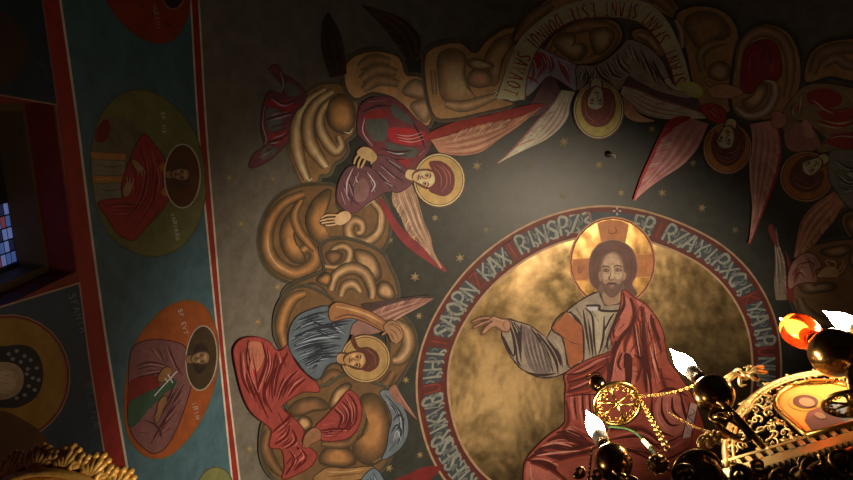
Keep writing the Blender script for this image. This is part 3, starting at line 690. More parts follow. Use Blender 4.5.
# lap between the knees, looping folds under the right arm
P.ss('607,440 640,436 664,452|600,450 625,448 655,462|655,400 664,412 676,424|604,428 625,428 650,434', 2.80, RD, (.3, .15)); P.ss('612,436 640,432 660,444|610,456 640,456|620,446 652,452', 2.2, RL, (.2, .15))
P.f('655,402 664,392 680,396 688,410 684,428 672,436 660,428 654,414', RL)
P.ss('652,398 652,416 660,430 674,436|662,396 662,412 670,424 680,424|672,396 673,410 682,418|680,392 684,410 688,424|658,392 672,388 688,396', 2.80, RD, (.3, .2)); P.ss('657,402 658,418 668,430|667,400 668,412 676,420|677,402 681,412', 1.3, RLL)
P.ss('640,440 660,444 684,434|642,456 668,458 690,446|644,470 672,470 694,462', 1.7, RD); P.ss('644,446 664,450 684,440|648,462 670,464', 1.8, RL)
P.ss('599,428 605,424 609,428 606,434 600,436 597,431', 1.5, RL)
P.ss('658,384 666,378 676,382|664,372 668,380|668,368 676,376', 1.3, RM_); P.ss('664,338 664,350|661,342 660,356', 1.0, RD)
P.f('690,402 698,404 691,436 682,438', c(188, 136, 112), False); P.ss('690,407 695,412 688,416 693,421 686,425 690,430', .9, RD); P.ss('690,402 682,438|698,404 691,436', .9, RD, (1, 1))
P.f('700,416 706,440 700,462 692,450 694,424', RO)
P.build('robe', fig)
# ================================================================== angels round the medallion
def drape(parent, name, outline, base, edge, darks, lights, cd, cl, wd=1.7, wl=1.3, label=None, patches=()):
    P = Paint(); P.s(outline, 2.0, edge, (1, 1), closed=True); P.f(outline, base)
    for o, m in patches: P.f(o, m)
    if darks: densify(P, darks, outline, cd, cl, wd)
    if darks: P.ss(darks, wd*1.15, cd, (.35, .2))
    if lights: P.ss(lights, wl, cl, (.25, .15))
    return P.build(name, parent, label)
def hairdo(parent, outline, base, strands, light, head=None):
    P = Paint(); P.f(outline, base)
    if strands: P.ss(strands, .9, light, (.4, .3))
    return P.build('hair', parent)
def hand(parent, palm, fingers, skin, dark, w=2.0, name='hand'):
    P = Paint(); P.s(palm, 1.6, dark, (1, 1), closed=True)
    for f in fingers.split('|'): P.s(f, w+1.1, dark, (.9, .7))
    P.f(palm, skin)
    for f in fingers.split('|'): P.s(f, w, skin, (.9, .6))
    return P.build(name, parent)

# ---- the angel upside down under the scroll, head toward the medallion
gain(.24)
t = thing('painted_angel', 'topmost upside-down angel holding the lettered scroll above its head', 'painted angel', px=(598, 95), group='angels of the ceiling mural')
PK = c(150, 98, 72); PKL = c(184, 132, 100); PKD = c(104, 60, 44); BRN = c(58, 36, 30)
P = Paint(); P.f('556,80 546,76 538,92 528,108 520,118 528,118 545,112 553,106 540,124 520,142 502,158 497,163 512,156 530,140 548,122 560,98', BRN); P.build('wing_underside', t)
wing(t, '562,90 551,108 538,122 521,142 510,153 498,163', '575,92 570,104 568,116 560,128 545,140 522,151 498,163', PK, PKL, PKD, 9, 1.8, edge=c(92, 50, 40), ew=4)
P = Paint(); P.f('622,84 630,72 645,76 665,84 690,97 705,108 712,118 700,117 680,110 655,100 636,92', BRN); P.build('wing_underside', t); P = Paint(); P.f('624,96 632,106 642,116 655,121 640,122 628,118 622,108', c(112, 74, 48)); P.build('wing_underside', t)
wing(t, '622,86 640,92 660,101 685,108 710,117', '620,94 630,104 643,114 665,119 690,119 710,118', PK, PKL, PKD, 8, 1.8, edge=c(92, 50, 40), ew=4)
drape(t, 'sleeve', '527,58 536,48 548,52 560,58 577,66 578,78 576,90 568,86 556,78 548,76 541,82 534,90 526,96 521,90 526,78 524,68', c(96, 84, 80), c(70, 26, 24),
 '530,56 534,70 530,84|540,54 544,66 536,80|550,56 553,66 548,74|558,60 562,70 570,84|566,64 570,74|525,76 534,80 538,84', '532,64 536,74|546,60 548,70|556,66 564,78|528,84 532,90|572,72 574,84', c(92, 30, 28), c(132, 120, 112), 2.2, 1.6, patches=(('528,58 538,52 546,56 546,64 538,68 530,66', c(112, 30, 24)),))
drape(t, 'robe', '577,66 592,66 606,60 620,48 628,40 645,46 662,62 672,84 684,90 690,98 676,96 655,90 635,80 628,76 620,88 610,96 606,92 612,84 600,82 588,82 578,90 576,78', c(92, 76, 58), c(44, 30, 24),
 '584,68 588,78 582,88|594,68 602,78 610,82|606,62 612,74 622,78|616,54 620,66 630,74|628,46 634,62|640,50 648,66 656,84|652,60 660,76 672,92|580,72 578,84|596,66 596,76', '590,70 594,80|602,66 608,76|612,60 618,70|624,50 628,62|646,54 654,72|660,70 668,86|634,48 640,62', c(42, 28, 20), c(134, 118, 92), 2.2, 1.5)
halo(t, 598, 110, 26, 29.5, c(134, 90, 44), c(66, 36, 22), c(150, 112, 72))
hairdo(t, '590,88 583,93 580,104 582,116 588,124 597,127 607,124 614,114 615,102 612,92 606,88', c(74, 36, 26), '584,100 586,114 594,122|612,100 610,114 602,122|590,122 600,124|588,108 592,116', c(104, 56, 38))
face(t, 595, 99, 26, (-.06, 1), c(150, 104, 66), c(66, 38, 26), c(176, 128, 86), -.3, cap=c(74, 36, 26))
hand(t, '508,99 514,97 522,92 526,95 520,99 512,101', '496,90 492,93|497,92 493,96|498,95 494,98|514,98 508,100', c(150, 108, 72), c(72, 40, 26), 1.6)
hand(t, '668,78 673,84 682,89 678,91 668,86 664,80', '674,86 680,90|668,82 672,88', c(150, 104, 70), c(72, 34, 26), 1.6)
# ---- scroll
s = thing('painted_scroll', 'arched pale scroll with dark red lettering over the topmost angel', 'scroll', px=(600, 10))
OUTS = [(496, 99), (503, 78), (511, 55), (522, 36), (543, 18), (565, 6), (588, 0), (612, -2), (638, 1), (655, 9), (668, 24), (678, 44), (685, 64), (690, 84)]
INS = [(524, 100), (526, 80), (532, 60), (541, 44), (556, 30), (574, 21), (596, 18), (620, 18.5), (638, 23), (652, 34), (662, 50), (670, 68), (675, 87)]
P = Paint(); P.s(OUTS, 1.6, c(72, 44, 28), (1, 1)); P.f(spline(OUTS, False)+spline(INS, False)[::-1], c(134, 96, 64), False); P.s(INS, 1.4, c(70, 44, 30), (1, 1))
P.s([(x*.72+a*.28, y*.72+b*.28) for (x, y), (a, b) in zip(OUTS[1:], INS)], 3, c(146, 108, 74)); P.s(OUTS, .9, c(160, 118, 80), (1, 1)); P.build('scroll_band', s)
P = Paint(); P.f('676,84 690,82 700,86 703,94 694,98 684,92', c(128, 102, 44)); P.f('684,86 694,86 698,93 690,95', c(146, 120, 60)); P.build('rolled_end', s)
mid = [(a[0]*.86+b[0]*.14, a[1]*.86+b[1]*.14) for a, b in zip(OUTS, [INS[0]]+INS)]
P = Paint(); base = [(686, 83), (681, 64), (673, 45), (663, 26), (651, 13), (636, 5), (612, 2.5), (589, 4), (567, 10), (546, 21.5), (526, 39), (515, 57), (507, 79), (502, 93)]
write(P, 'SFANT SFANT SFANT ESTE DOMNUL SAVAOT', base, 14, 1.6, c(84, 26, 16), fill=.68)
P.build('lettering', s)

# ---- the maroon angel, upper left
gain(.42)
t = thing('painted_angel', 'upper left angel in dark maroon robe with both hands stretched to the left', 'painted angel', px=(420, 170), group='angels of the ceiling mural')
MR = c(74, 40, 38); MG = c(60, 55, 44); RR = c(100, 26, 22)
drape(t, 'flying_mantle', '270,70 277,65 282,74 293,80 305,92 303,104 295,112 289,126 288,140 276,154 262,164 249,167 254,154 264,146 261,128 263,106 269,92 280,94 283,86', c(70, 34, 32), c(52, 26, 26), '272,96 284,104 298,98|264,120 276,116 292,112|266,142 278,140 290,132|258,160 270,150', '280,72 283,84 280,94|264,106 262,124 266,140 262,145|272,68 270,72', c(52, 22, 24), c(120, 88, 82), 2.2, 1.1,
 patches=(('286,82 296,86 300,94 290,96 284,90', MG), ('266,110 278,108 282,124 274,134 266,124', MG), ('264,102 280,100 296,104 288,112 272,108', RR), ('268,136 282,130 288,136 276,146', RR), ('262,150 272,146 276,152 262,160', MG)))
drape(t, 'robe', '357,122 360,106 372,98 388,97 402,105 414,118 426,128 430,142 424,156 414,168 404,176 390,168 376,156 366,142 358,134', c(82, 34, 32), c(52, 36, 34), '362,112 376,106 390,106|380,148 396,152 412,150|386,160 400,164|412,122 420,136 424,148', '364,118 362,132 372,146|368,102 384,100|418,156 424,150', c(40, 20, 22), c(140, 122, 112), 2.2, 1.0,
 patches=(('364,124 372,117 384,118 388,128 384,140 372,140', MG), ('362,118 374,110 388,112 384,118 370,119', RR), ('388,128 404,128 424,132 422,144 400,144 388,138', c(126, 26, 26)), ('384,142 400,146 418,150 410,158 392,154', MG), ('392,104 404,112 414,124 404,122 392,114', MG), ('396,158 410,160 404,168', RR)))
P = Paint(); P.ss('394,134 408,136 422,132|396,137 410,139 423,135|398,140 412,142 423,139', .8, c(186, 112, 96)); P.build('robe_highlights', t)
P = Paint(); P.f('424,136 450,123 488,115 532,104 544,106 520,116 490,123 458,131 430,140', c(104, 28, 20)); P.build('wing_back', t); P = Paint(); P.f('378,198 386,204 400,226 420,244 440,262 446,272 428,262 402,242 386,218', c(86, 26, 24)); P.build('wing_back', t)
wing(t, '430,140 452,134 476,126 500,121 520,117 540,107', '438,152 452,155 466,155 482,151 500,138 518,126 540,108', c(132, 82, 56), c(160, 108, 76), c(104, 62, 44), 8, 2.0)
wing(t, '392,190 392,202 400,216 406,230 412,238 424,248 440,268', '410,180 416,194 420,208 424,222 430,236 434,252 442,268', c(112, 80, 56), c(142, 108, 76), c(84, 58, 42), 8, 1.8)
P = Paint()
for sname, o in (('upper', '374,158 386,156 402,166 412,178 408,186 396,192 384,186 372,170'), ('fore', '347,168 339,180 336,196 340,206 352,213 362,206 374,198 384,192 390,190 380,178 370,168 358,166')):
    P.s(o, 1.8, c(44, 26, 26), (1, 1), closed=True); P.f(o, MR)
P.ss('378,162 392,174 404,182|384,158 396,168 408,176|374,170 386,182 396,188|342,182 350,198 360,206|350,172 358,184 360,202|346,178 352,190 350,204|362,170 372,180 368,194|376,176 380,186', 1.7, c(42, 24, 26)); P.ss('380,166 394,178|388,160 400,168|343,188 348,200|354,176 358,188 356,200|366,172 374,184 370,192|348,184 352,196|340,192 344,204|384,182 392,186|352,168 346,182 346,196|358,172 352,186|370,180 374,192|378,172 388,182|364,206 374,200', 1.4, c(142, 118, 104))
P.f('354,186 362,178 368,186 366,198 358,202 353,196', c(88, 56, 48)); P.build('sleeves', t)
halo(t, 438.5, 180, 26.5, 27.5, c(132, 98, 52), c(66, 40, 26), c(158, 122, 78))
hairdo(t, '428,162 440,161 450,168 454,178 452,190 444,196 434,194 428,190 433,182 432,172', c(72, 30, 26), '436,164 444,172 446,184 440,192|440,164 449,174 449,186|433,167 440,176 440,188', c(120, 62, 50))
face(t, 424, 178, 26, (.96, .26), c(152, 110, 70), c(70, 40, 26), c(178, 130, 82), .5, cap=c(72, 30, 26))
hand(t, '362,147 370,149 376,156 373,162 366,160 360,157 356,152', '360,152 355,158 353,164|362,155 358,162 357,168|365,158 362,164 360,168|372,160 370,164', c(148, 108, 66), c(64, 38, 24), 2.0)
hand(t, '338,213 346,211 350,216 346,222 338,225 333,220', '336,215 326,215 320,218|336,218 326,219 318,221|336,221 327,222 320,223|338,223 330,225 324,225', c(150, 108, 70), c(64, 38, 24), 1.6)

# ---- the blue-clad angel, lower left
gain(.86)
t = thing('painted_angel', 'lower left angel in a blue-grey tunic and red robe, fist raised beside its halo', 'painted angel', px=(345, 345), group='angels of the ceiling mural')
P = Paint(); P.f('360,304 380,301 405,297 432,295 412,302 392,308 372,312', c(66, 44, 34)); P.build('wing_back', t); P = Paint(); P.f('354,318 364,318 378,326 384,330 370,334 354,336 348,330', c(126, 84, 66)); P.build('wing_back', t)
wing(t, '366,314 380,307 400,301 418,298 433,298', '372,322 386,324 394,320 406,313 420,306 433,298', c(142, 92, 70), c(176, 124, 96), c(112, 68, 54), 7, 1.8)
drape(t, 'robe', '232,356 234,344 242,338 254,337 266,341 274,350 280,350 287,344 290,356 297,367 306,376 315,383 317,391 302,391 290,397 280,405 282,410 294,420 302,430 300,442 312,450 315,456 308,466 296,473 281,478 283,466 280,449 268,446 270,430 262,422 250,412 240,392', c(134, 52, 40), c(80, 18, 15),
 '246,340 244,360 250,380 258,400 266,418|260,342 264,360 258,380 252,396|274,352 270,372 262,394 270,412|286,352 276,372 272,396|296,370 284,382 276,400|304,378 294,386 286,396|238,352 240,376 248,394|280,356 284,366|270,432 284,420 290,412|272,444 284,436 288,424|284,448 294,440 290,428|284,474 292,460 288,450|292,470 304,458 300,448|276,412 284,426', '250,352 248,372 256,392|266,350 268,364 262,382|278,360 272,380|290,362 282,378|300,376 290,388|242,350 244,366|274,436 282,430|288,452 294,464|300,452 306,460|276,418 280,424', c(84, 18, 15), c(170, 88, 70), 2.5, 1.3,
 patches=(('244,345 254,341 262,346 262,358 254,372 246,366', c(164, 92, 62)), ('246,366 254,372 252,382 246,378', c(146, 34, 28))))
P = Paint(); P.ss('246,348 248,364|250,346 251,366|254,345 254,366|258,346 257,364', .7, c(104, 40, 30)); P.build('robe_shading_lines', t)
drape(t, 'scarf', '313,428 324,416 338,401 347,390 356,396 360,411 356,427 346,437 331,440 318,438', c(136, 52, 42), c(80, 20, 16), '346,392 354,404 354,420 344,432|340,400 348,410 346,424 334,434|332,408 340,416 336,428|318,430 334,428 348,428|322,436 336,436', '344,396 350,408 350,422|336,404 342,412|322,424 334,422|326,432 340,432', c(84, 20, 16), c(174, 96, 78), 2.3, 1.2)
hand(t, '301,442 304,433 312,427 318,430 318,438 309,443 304,447', '304,438 301,446|308,440 306,446', c(132, 84, 52), c(70, 38, 24), 2.2)
drape(t, 'tunic', '287,337 289,326 297,315 311,309 326,306 330,317 345,318 361,316 351,323 347,336 341,350 338,360 326,364 317,378 306,373 296,361 288,349', c(84, 86, 82), c(34, 32, 33),
 '292,330 306,322 324,318|290,340 308,330 330,326 346,324|292,350 310,344 332,342|298,360 316,354 338,352|304,316 318,324 340,330|296,320 312,314 326,311|292,336 312,328 334,322 350,320|292,345 314,336 338,332|306,368 320,360|330,320 344,334|320,346 330,358|296,355 318,348 340,345|302,364 320,357 338,356|314,328 326,336 340,338|310,372 316,364', '298,326 314,320|294,344 314,338 336,336|300,354 318,348|316,314 324,316|334,330 342,326|306,364 320,356|304,332 316,332|322,350 336,346|296,336 306,338', c(38, 38, 42), c(142, 146, 138), 2.1, 1.5)
drape(t, 'arm', '327,313 329,306 336,302 350,305 368,311 384,321 389,328 382,330 366,322 350,317 338,319 330,320', c(140, 88, 48), c(64, 36, 24), '332,318 346,314 362,318 380,328', '334,306 350,309 368,315 382,323', c(96, 54, 34), c(178, 124, 76), 1.6, 2.6)
hand(t, '382,326 388,320 395,322 400,328 401,336 396,342 390,340 386,332', '391,325 398,330 400,336|389,329 395,334 398,340|388,333 392,338 395,343|386,330 382,333 380,334', c(146, 98, 62), c(70, 42, 28), 2.0)
P = Paint(); P.ss('390,324 397,328 400,334|388,328 394,332 397,338|388,332 391,336 393,341|386,325 392,323 398,326', .8, c(70, 42, 28)); P.build('finger_lines', t)
halo(t, 364, 358, 25.5, 24.5, c(156, 114, 62), c(78, 50, 28), c(172, 132, 80))
hairdo(t, '349,340 352,334 357,346 366,346 374,350 378,358 376,366 368,371 360,368 366,360 362,352 354,349', c(84, 42, 28), '362,348 372,354 374,364|366,348 376,358|360,350 368,360 366,368', c(122, 72, 48))
face(t, 354, 359, 25, (.98, .1), c(158, 112, 66), c(78, 46, 28), c(186, 134, 80), .5, cap=c(84, 42, 28))

# ---- the grey cloth and sleeve at the bottom
t = thing('painted_angel', 'partly seen angel at the bottom, an arm, grey curled cloth and a red wing', 'painted angel', px=(375, 440), group='angels of the ceiling mural')
drape(t, 'curled_cloth', '379,392 388,390 399,401 406,416 407,432 402,444 394,452 386,457 381,458 386,447 388,432 391,418 386,404', c(96, 96, 90), c(40, 36, 34), '384,394 396,406 402,420 402,436|392,420 398,414 404,420|390,432 396,424 400,432 396,444|388,450 396,440|384,400 392,408', '388,396 400,410|394,424 398,420|392,440 396,430 400,440|404,424 404,436', c(44, 42, 42), c(150, 146, 134), 1.9, 1.4)
P = Paint(); P.f('388,389 394,384 399,392 405,402 412,412 416,419 408,412 400,404 393,400', c(132, 84, 62)); P.ss('396,390 404,402 412,414|392,392 400,402', 1.0, c(166, 112, 84)); P.build('wing_tip', t)
drape(t, 'arm', '318,472 328,467 345,468 366,466 374,468 366,476 350,480 334,484 320,484 312,478', c(134, 92, 50), c(66, 44, 26), '326,476 344,474 364,472', '324,471 344,471 364,468', c(100, 64, 36), c(168, 122, 72), 1.2, 1.6)
drape(t, 'cuff', '360,482 366,472 374,468 382,478 386,492 368,496', c(96, 100, 96), c(40, 38, 38), '366,478 374,490|372,472 380,486', '370,476 376,486', c(46, 46, 48), c(140, 142, 134))
P = Paint(); P.f('392,482 408,474 424,467 438,466 440,470 430,480 425,492 395,494', c(108, 30, 24)); P.build('wing', t)

# ---- dim wings in the dark top left
gain(.45)
t = thing('painted_angel', 'barely lit pair of brown wings in the dark at the top left', 'painted angel', px=(370, 35), group='angels of the ceiling mural')
wing(t, '330,78 324,60 321,40 322,22', '346,74 344,54 340,34 328,12', c(40, 24, 14), c(50, 32, 20), c(30, 20, 14), 5, 2.2)
wing(t, '408,62 396,44 382,26 360,4', '419,58 421,42 414,28 396,15 360,4', c(50, 30, 16), c(66, 44, 28), c(38, 24, 14), 6, 2.2)

# ---- the rose-winged angel on the right
gain(.30)
t = thing('painted_angel', 'angel right of the scroll with long rose wings spread to both sides of its halo', 'painted angel', px=(727, 145), group='angels of the ceiling mural')
wing(t, '690,118 672,121 660,142 650,164 642,180 634,200', '708,124 703,136 696,150 682,165 662,178 648,188 634,200', c(138, 74, 62), c(160, 96, 80), c(116, 58, 50), 9, 2.0, edge=c(108, 26, 22), ew=7)
P = Paint(); P.f('690,118 672,120 662,138 676,126', c(100, 26, 22)); P.build('wing_back', t)
wing(t, '774,120 779,140 777,165 769,190 760,214 749,243', '750,124 752,140 749,160 750,185 752,208 749,243', c(128, 78, 62), c(150, 98, 78), c(106, 62, 50), 9, 2.4, edge=c(102, 26, 20), ew=6)
drape(t, 'robe', '700,108 710,104 722,108 726,118 722,124 710,120', c(106, 28, 26), c(60, 20, 20), '706,108 718,120|712,106 722,118', '710,110 716,116', c(66, 18, 18), c(146, 70, 60))
drape(t, 'mantle', '741,88 742,66 746,50 757,42 771,41 779,52 781,72 776,80 766,79 758,84 750,93', c(88, 20, 20), c(52, 18, 18), '748,56 746,76|758,46 756,72|768,48 768,70|775,58 774,74', '752,52 750,78|763,46 762,74', c(58, 14, 16), c(112, 34, 32), 1.6, 1.4)
halo(t, 727, 148, 25, 26.5, c(112, 66, 28), c(54, 30, 20), c(122, 88, 62))
hairdo(t, '716,130 711,142 712,154 718,162 728,166 738,160 744,150 745,138 740,128 734,126 736,140 728,150 722,148', c(66, 32, 24), '718,158 730,162 740,152|716,154 730,158 742,146|722,152 734,152 740,142', c(110, 60, 44))
face(t, 726, 138, 26, (-.34, .94), c(152, 104, 64), c(60, 34, 24), c(184, 134, 92), .4, cap=c(66, 32, 24))
hand(t, '708,90 720,84 738,88 742,94 730,98 716,98 710,95', '716,92 708,88 705,86|716,90 709,84 706,82|720,88 713,83|714,95 707,92', c(122, 80, 52), c(58, 34, 24), 2.0)

# ---- the olive-robed angel at the right edge
t = thing('painted_angel', 'angel at the right edge in an olive robe streaked with red, halo tilted', 'painted angel', px=(808, 172), group='angels of the ceiling mural')
wing(t, '842,206 834,220 822,234 812,246 794,258', '834,192 815,204 802,220 797,238 794,258', c(118, 72, 46), c(146, 96, 66), c(92, 56, 40), 8, 2.2)
drape(t, 'robe', '782,128 784,112 792,98 806,86 826,84 850,88 876,96 876,150 850,150 836,150 820,152 818,146 826,138 812,126 800,120 790,130', c(88, 66, 40), c(60, 26, 22), '792,104 790,122|804,94 800,116|812,96 830,110 850,108|816,120 840,126 860,120|822,144 840,138 860,140', '798,100 796,118|812,104 836,116|826,130 850,130|846,92 856,106', c(96, 22, 22), c(124, 104, 70), 2.6, 1.4,
 patches=(('808,92 826,88 842,96 838,106 820,108 808,102', c(92, 22, 22)), ('820,110 840,112 866,104 866,114 842,122 824,120', c(98, 26, 24)), ('826,140 846,132 870,136 870,148 840,148', c(90, 24, 22))))
P = Paint(); P.f('784,134 790,126 802,122 812,128 820,142 814,150 800,152 788,148', c(104, 64, 52)); P.f('803,120 809,122 814,134 811,138 804,134', c(122, 82, 64)); P.build('sleeve_lining', t)
hand(t, '772,112 780,112 786,118 784,126 776,128 772,122', '776,118 770,122|778,122 772,127|780,116 786,116', c(116, 68, 52), c(60, 30, 24), 2.4)
halo(t, 806.5, 176.5, 27.5, 26, c(102, 58, 24), c(50, 28, 18), c(118, 84, 56))
drape(t, 'grey_sleeve', '830,152 850,150 876,152 876,205 862,210 848,206 836,190 829,176', c(76, 68, 52), c(38, 30, 24), '836,160 850,168 866,164|838,176 850,184 864,178|844,194 856,190|846,172 856,176', '838,166 852,174|840,182 852,190|850,160 864,160|832,172 838,186', c(38, 34, 30), c(124, 112, 84), 1.9, 1.4)
hairdo(t, '812,156 800,158 792,168 789,178 794,188 806,192 818,188 824,178 822,170 812,176 802,174 806,166', c(64, 34, 22), '794,182 808,188 820,180|796,178 810,184|800,186 814,188', c(110, 66, 42))
face(t, 812, 166, 24, (-.86, .5), c(152, 106, 64), c(58, 34, 24), c(186, 138, 90), .3, cap=c(64, 34, 22))

# ---- the angel low on the right, only sleeve, hand and wing in view
t = thing('painted_angel', 'half hidden angel low on the right, red sleeve with open hand beside a grey wing', 'painted angel', px=(800, 275), group='angels of the ceiling mural')
wing(t, '776,226 779,245 784,258 786,275 787,300', '774,240 775,262 774,282 776,300', c(84, 66, 48), c(118, 92, 68), c(64, 52, 42), 6, 1.8)
P = Paint(); P.f('788,300 786,282 788,266 785,250 790,262 793,280 794,300', c(84, 26, 22)); P.build('wing_back', t); P = Paint(); P.f('768,228 772,224 776,236 778,248 772,240', c(84, 32, 26)); P.build('wing_back', t)
drape(t, 'sleeve', '789,288 789,272 795,260 806,253 816,256 821,266 815,270 817,281 806,282 797,284', c(112, 74, 56), c(70, 24, 22), '792,276 800,264 812,262|794,284 800,272 806,280|806,256 812,268 814,278|812,258 818,266', '797,268 804,260|803,276 808,282|810,262 814,272', c(80, 26, 24), c(146, 106, 84), 1.7, 1.4)
hand(t, '817,276 824,268 832,266 838,270 838,276 828,277', '832,268 826,262 828,260 834,262|834,270 836,263 832,260|837,272 842,266 844,259|837,275 843,270 846,263', c(132, 92, 56), c(72, 34, 26), 1.8)
# ================================================================== saints in ovals on the teal band
def oval(pts, ground, rim, parent):
    P = Paint(); P.s(pts, 2.6, rim, (1, 1), closed=True); P.f(pts, ground); return P.build('oval_ground', parent)
def shalo(parent, cx, cy, rx, ry, ground, line, rot=0):
    P = Paint(); P.e(cx, cy, rx, ry, line, rot); P.e(cx, cy, rx-1.3, ry-1.3, ground, rot); return P.build('halo', parent)
gain(.62)
SKN = c(112, 76, 46); SKD = c(48, 28, 18); SKL = c(134, 96, 62)
t = thing('saint_medallion', 'olive oval with a sideways saint in a red cloak, hands on the chest', 'medallion', px=(148, 172), group='saints in ovals on the teal band')
oval('139,90 120,95 103,112 93,140 91,172 96,205 110,235 130,250 152,256 175,250 193,232 203,205 205,180 200,150 190,125 172,105 155,94', c(80, 72, 36), c(58, 52, 30), t)
P = Paint(); P.f('94,150 97,130 103,120 116,117 131,124 144,136 140,150 128,160 124,180 124,200 98,203 93,178', c(76, 62, 42)); P.f('95,132 104,119 110,126 106,140 96,142', c(84, 22, 20))
P.f('90,152 126,154 125,160 91,159', c(128, 78, 34), False); P.f('92,176 123,176 122,182 93,183', c(128, 78, 34), False); P.f('91,160 125,161 124,175 92,175', c(96, 82, 60), False); P.f('93,184 122,183 122,198 96,201', c(92, 80, 60), False)
P.ss('96,164 110,167 122,165|95,170 112,172|96,188 110,191 120,188|98,195 114,197|106,124 118,136 124,150|116,120 130,132 136,144', .9, c(56, 44, 30)); P.ss('94,178 100,180 106,178 112,180 118,178', 1.0, c(156, 108, 52)); P.build('tunic', t)
drape(t, 'cloak', '143,134 152,143 162,156 168,174 169,192 164,206 150,222 138,236 131,240 118,234 106,216 98,203 112,199 122,198 121,186 125,172 132,154', c(112, 28, 26), c(62, 18, 16), '146,142 156,168 152,200 134,232|152,148 162,176 160,200|140,150 146,172 140,200 122,222|128,176 134,196|104,206 124,204 140,206|112,216 130,214', '150,150 158,178 154,204|142,144 148,166|110,210 128,210|126,226 140,212', c(76, 16, 16), c(140, 56, 46), 1.5, 1.1)
P = Paint(); P.f('158,166 170,163 172,178 170,196 160,193 166,180', c(130, 74, 30)); P.ss('160,170 170,170|161,188 170,188', .8, c(70, 36, 20)); P.build('collar', t)
shalo(t, 181.5, 176, 18.6, 32.5, c(66, 34, 14), c(146, 124, 100))
P = Paint(); P.f('172,166 178,161 187,165 189,176 186,186 178,189 172,184', c(52, 30, 20)); P.build('hair', t)
face(t, 179, 174.5, 19, (1, .02), SKN, SKD, SKL, 0)
hand(t, '131,160 137,162 142,168 140,172 134,168', '137,164 142,168 144,174|135,166 140,170 141,176|133,165 137,171 138,175', c(124, 86, 54), c(56, 26, 18), 1.3)
hand(t, '122,190 126,182 131,184 130,192 124,197', '127,184 126,178 126,176|129,185 129,179 129,177|130,188 132,182 132,178', c(124, 86, 54), c(56, 26, 18), 1.3)
P = Paint(); write(P, 'SF.M(', '160.5,111 161.8,134', 3.6, .8, c(140, 128, 100)); write(P, 'VARVARU', '170,213 176,241', 3.8, .9, c(140, 128, 100)); P.build('lettering', t)

gain(1.1)
t = thing('saint_medallion', 'orange oval with a sideways martyr in mauve holding a small white cross', 'medallion', px=(172, 380), group='saints in ovals on the teal band')
oval('186,301 166,308 148,325 135,345 127,375 124,408 128,435 140,452 155,458 172,453 190,435 206,408 215,380 218,350 214,325 203,306', c(142, 66, 26), c(110, 72, 30), t)
drape(t, 'robe', '130,356 137,344 154,340 174,342 185,348 190,364 191,382 186,402 177,426 166,446 154,453 144,448 133,436 128,420 128,395', c(112, 66, 56), c(58, 24, 20), '136,366 150,362 168,366|136,378 152,374 166,372|150,348 160,362|168,346 174,362 182,376|184,384 172,404 160,432|180,400 164,420 150,444|176,380 168,398 156,412|144,420 156,426 162,440|138,432 150,434|170,428 158,436', '142,350 156,354|140,372 156,368|182,392 172,414|174,402 158,424|148,430 154,444|164,424 160,446|186,372 180,382', c(66, 30, 28), c(146, 96, 82), 1.6, 1.3,
 patches=(('128,384 140,376 156,376 158,392 140,402 128,408', c(108, 32, 24)),))
P = Paint(); P.f('128,404 142,394 160,386 170,378 176,384 164,394 150,408 130,428', c(48, 66, 44)); P.build('green_stole', t)
P = Paint(); P.f('186,354 193,356 195,374 190,380 186,372', c(140, 78, 34)); P.build('collar', t)
shalo(t, 201, 358, 16.2, 33, c(60, 42, 22), c(156, 132, 104), 4)
P = Paint(); P.f('193,350 199,343 206,346 208,358 204,370 198,374 193,366', c(40, 26, 18)); P.build('hair', t)
face(t, 199.5, 358, 19, (1, -.1), c(124, 88, 54), SKD, c(150, 110, 72), .3)
hand(t, '160,372 166,367 171,370 168,378 162,382 157,380', '168,370 172,374|165,376 168,381', c(132, 86, 46), c(60, 32, 20), 2.0)
hand(t, '156,412 158,402 164,396 166,400 162,410 158,420 154,422', '157,412 153,418|160,412 157,421', c(128, 82, 46), c(60, 32, 20), 1.8)
P = Paint(); P.ss('153.5,396 176.5,371|167,374 172,383|164,378 167,382', 1.2, c(176, 160, 140), (1, 1)); P.build('white_cross', t)
P = Paint(); write(P, 'SF.EVT', '177.5,309 184,335', 4.0, .9, c(168, 150, 124)); write(P, 'IRIN', '191,402 196,420', 4.2, .9, c(150, 130, 104)); P.build('lettering', t)

gain(.5)
t = thing('saint_medallion', 'dim red oval cut by the top edge of the view', 'medallion', px=(148, 10), group='saints in ovals on the teal band')
oval('104,-60 100,-25 107,0 114,12 126,26 141,37 158,42 174,38 184,22 189,2 192,-25 186,-60 150,-90', c(92, 28, 10), c(78, 30, 12), t)
shalo(t, 173, -12, 13, 22, c(34, 22, 16), c(104, 72, 52))
P = Paint(); write(P, 'MUCENI', '152,4 157,30', 4, .8, c(112, 84, 70)); P.build('lettering', t)
P = Paint(); P.ss('139,4 142,7 144,6|165,22 167,25 171,24|166,21 167,26', 1.6, c(20, 14, 12)); P.build('plaster_chip', t)
gain(.6)
t = thing('saint_medallion', 'olive oval just showing at the bottom edge beside the thin red line', 'medallion', px=(216, 478), group='saints in ovals on the teal band')
oval('196,490 202,476 210,469 218,468 226,472 232,482 236,500 232,540 205,545 194,520', c(86, 78, 40), c(60, 54, 32), t)

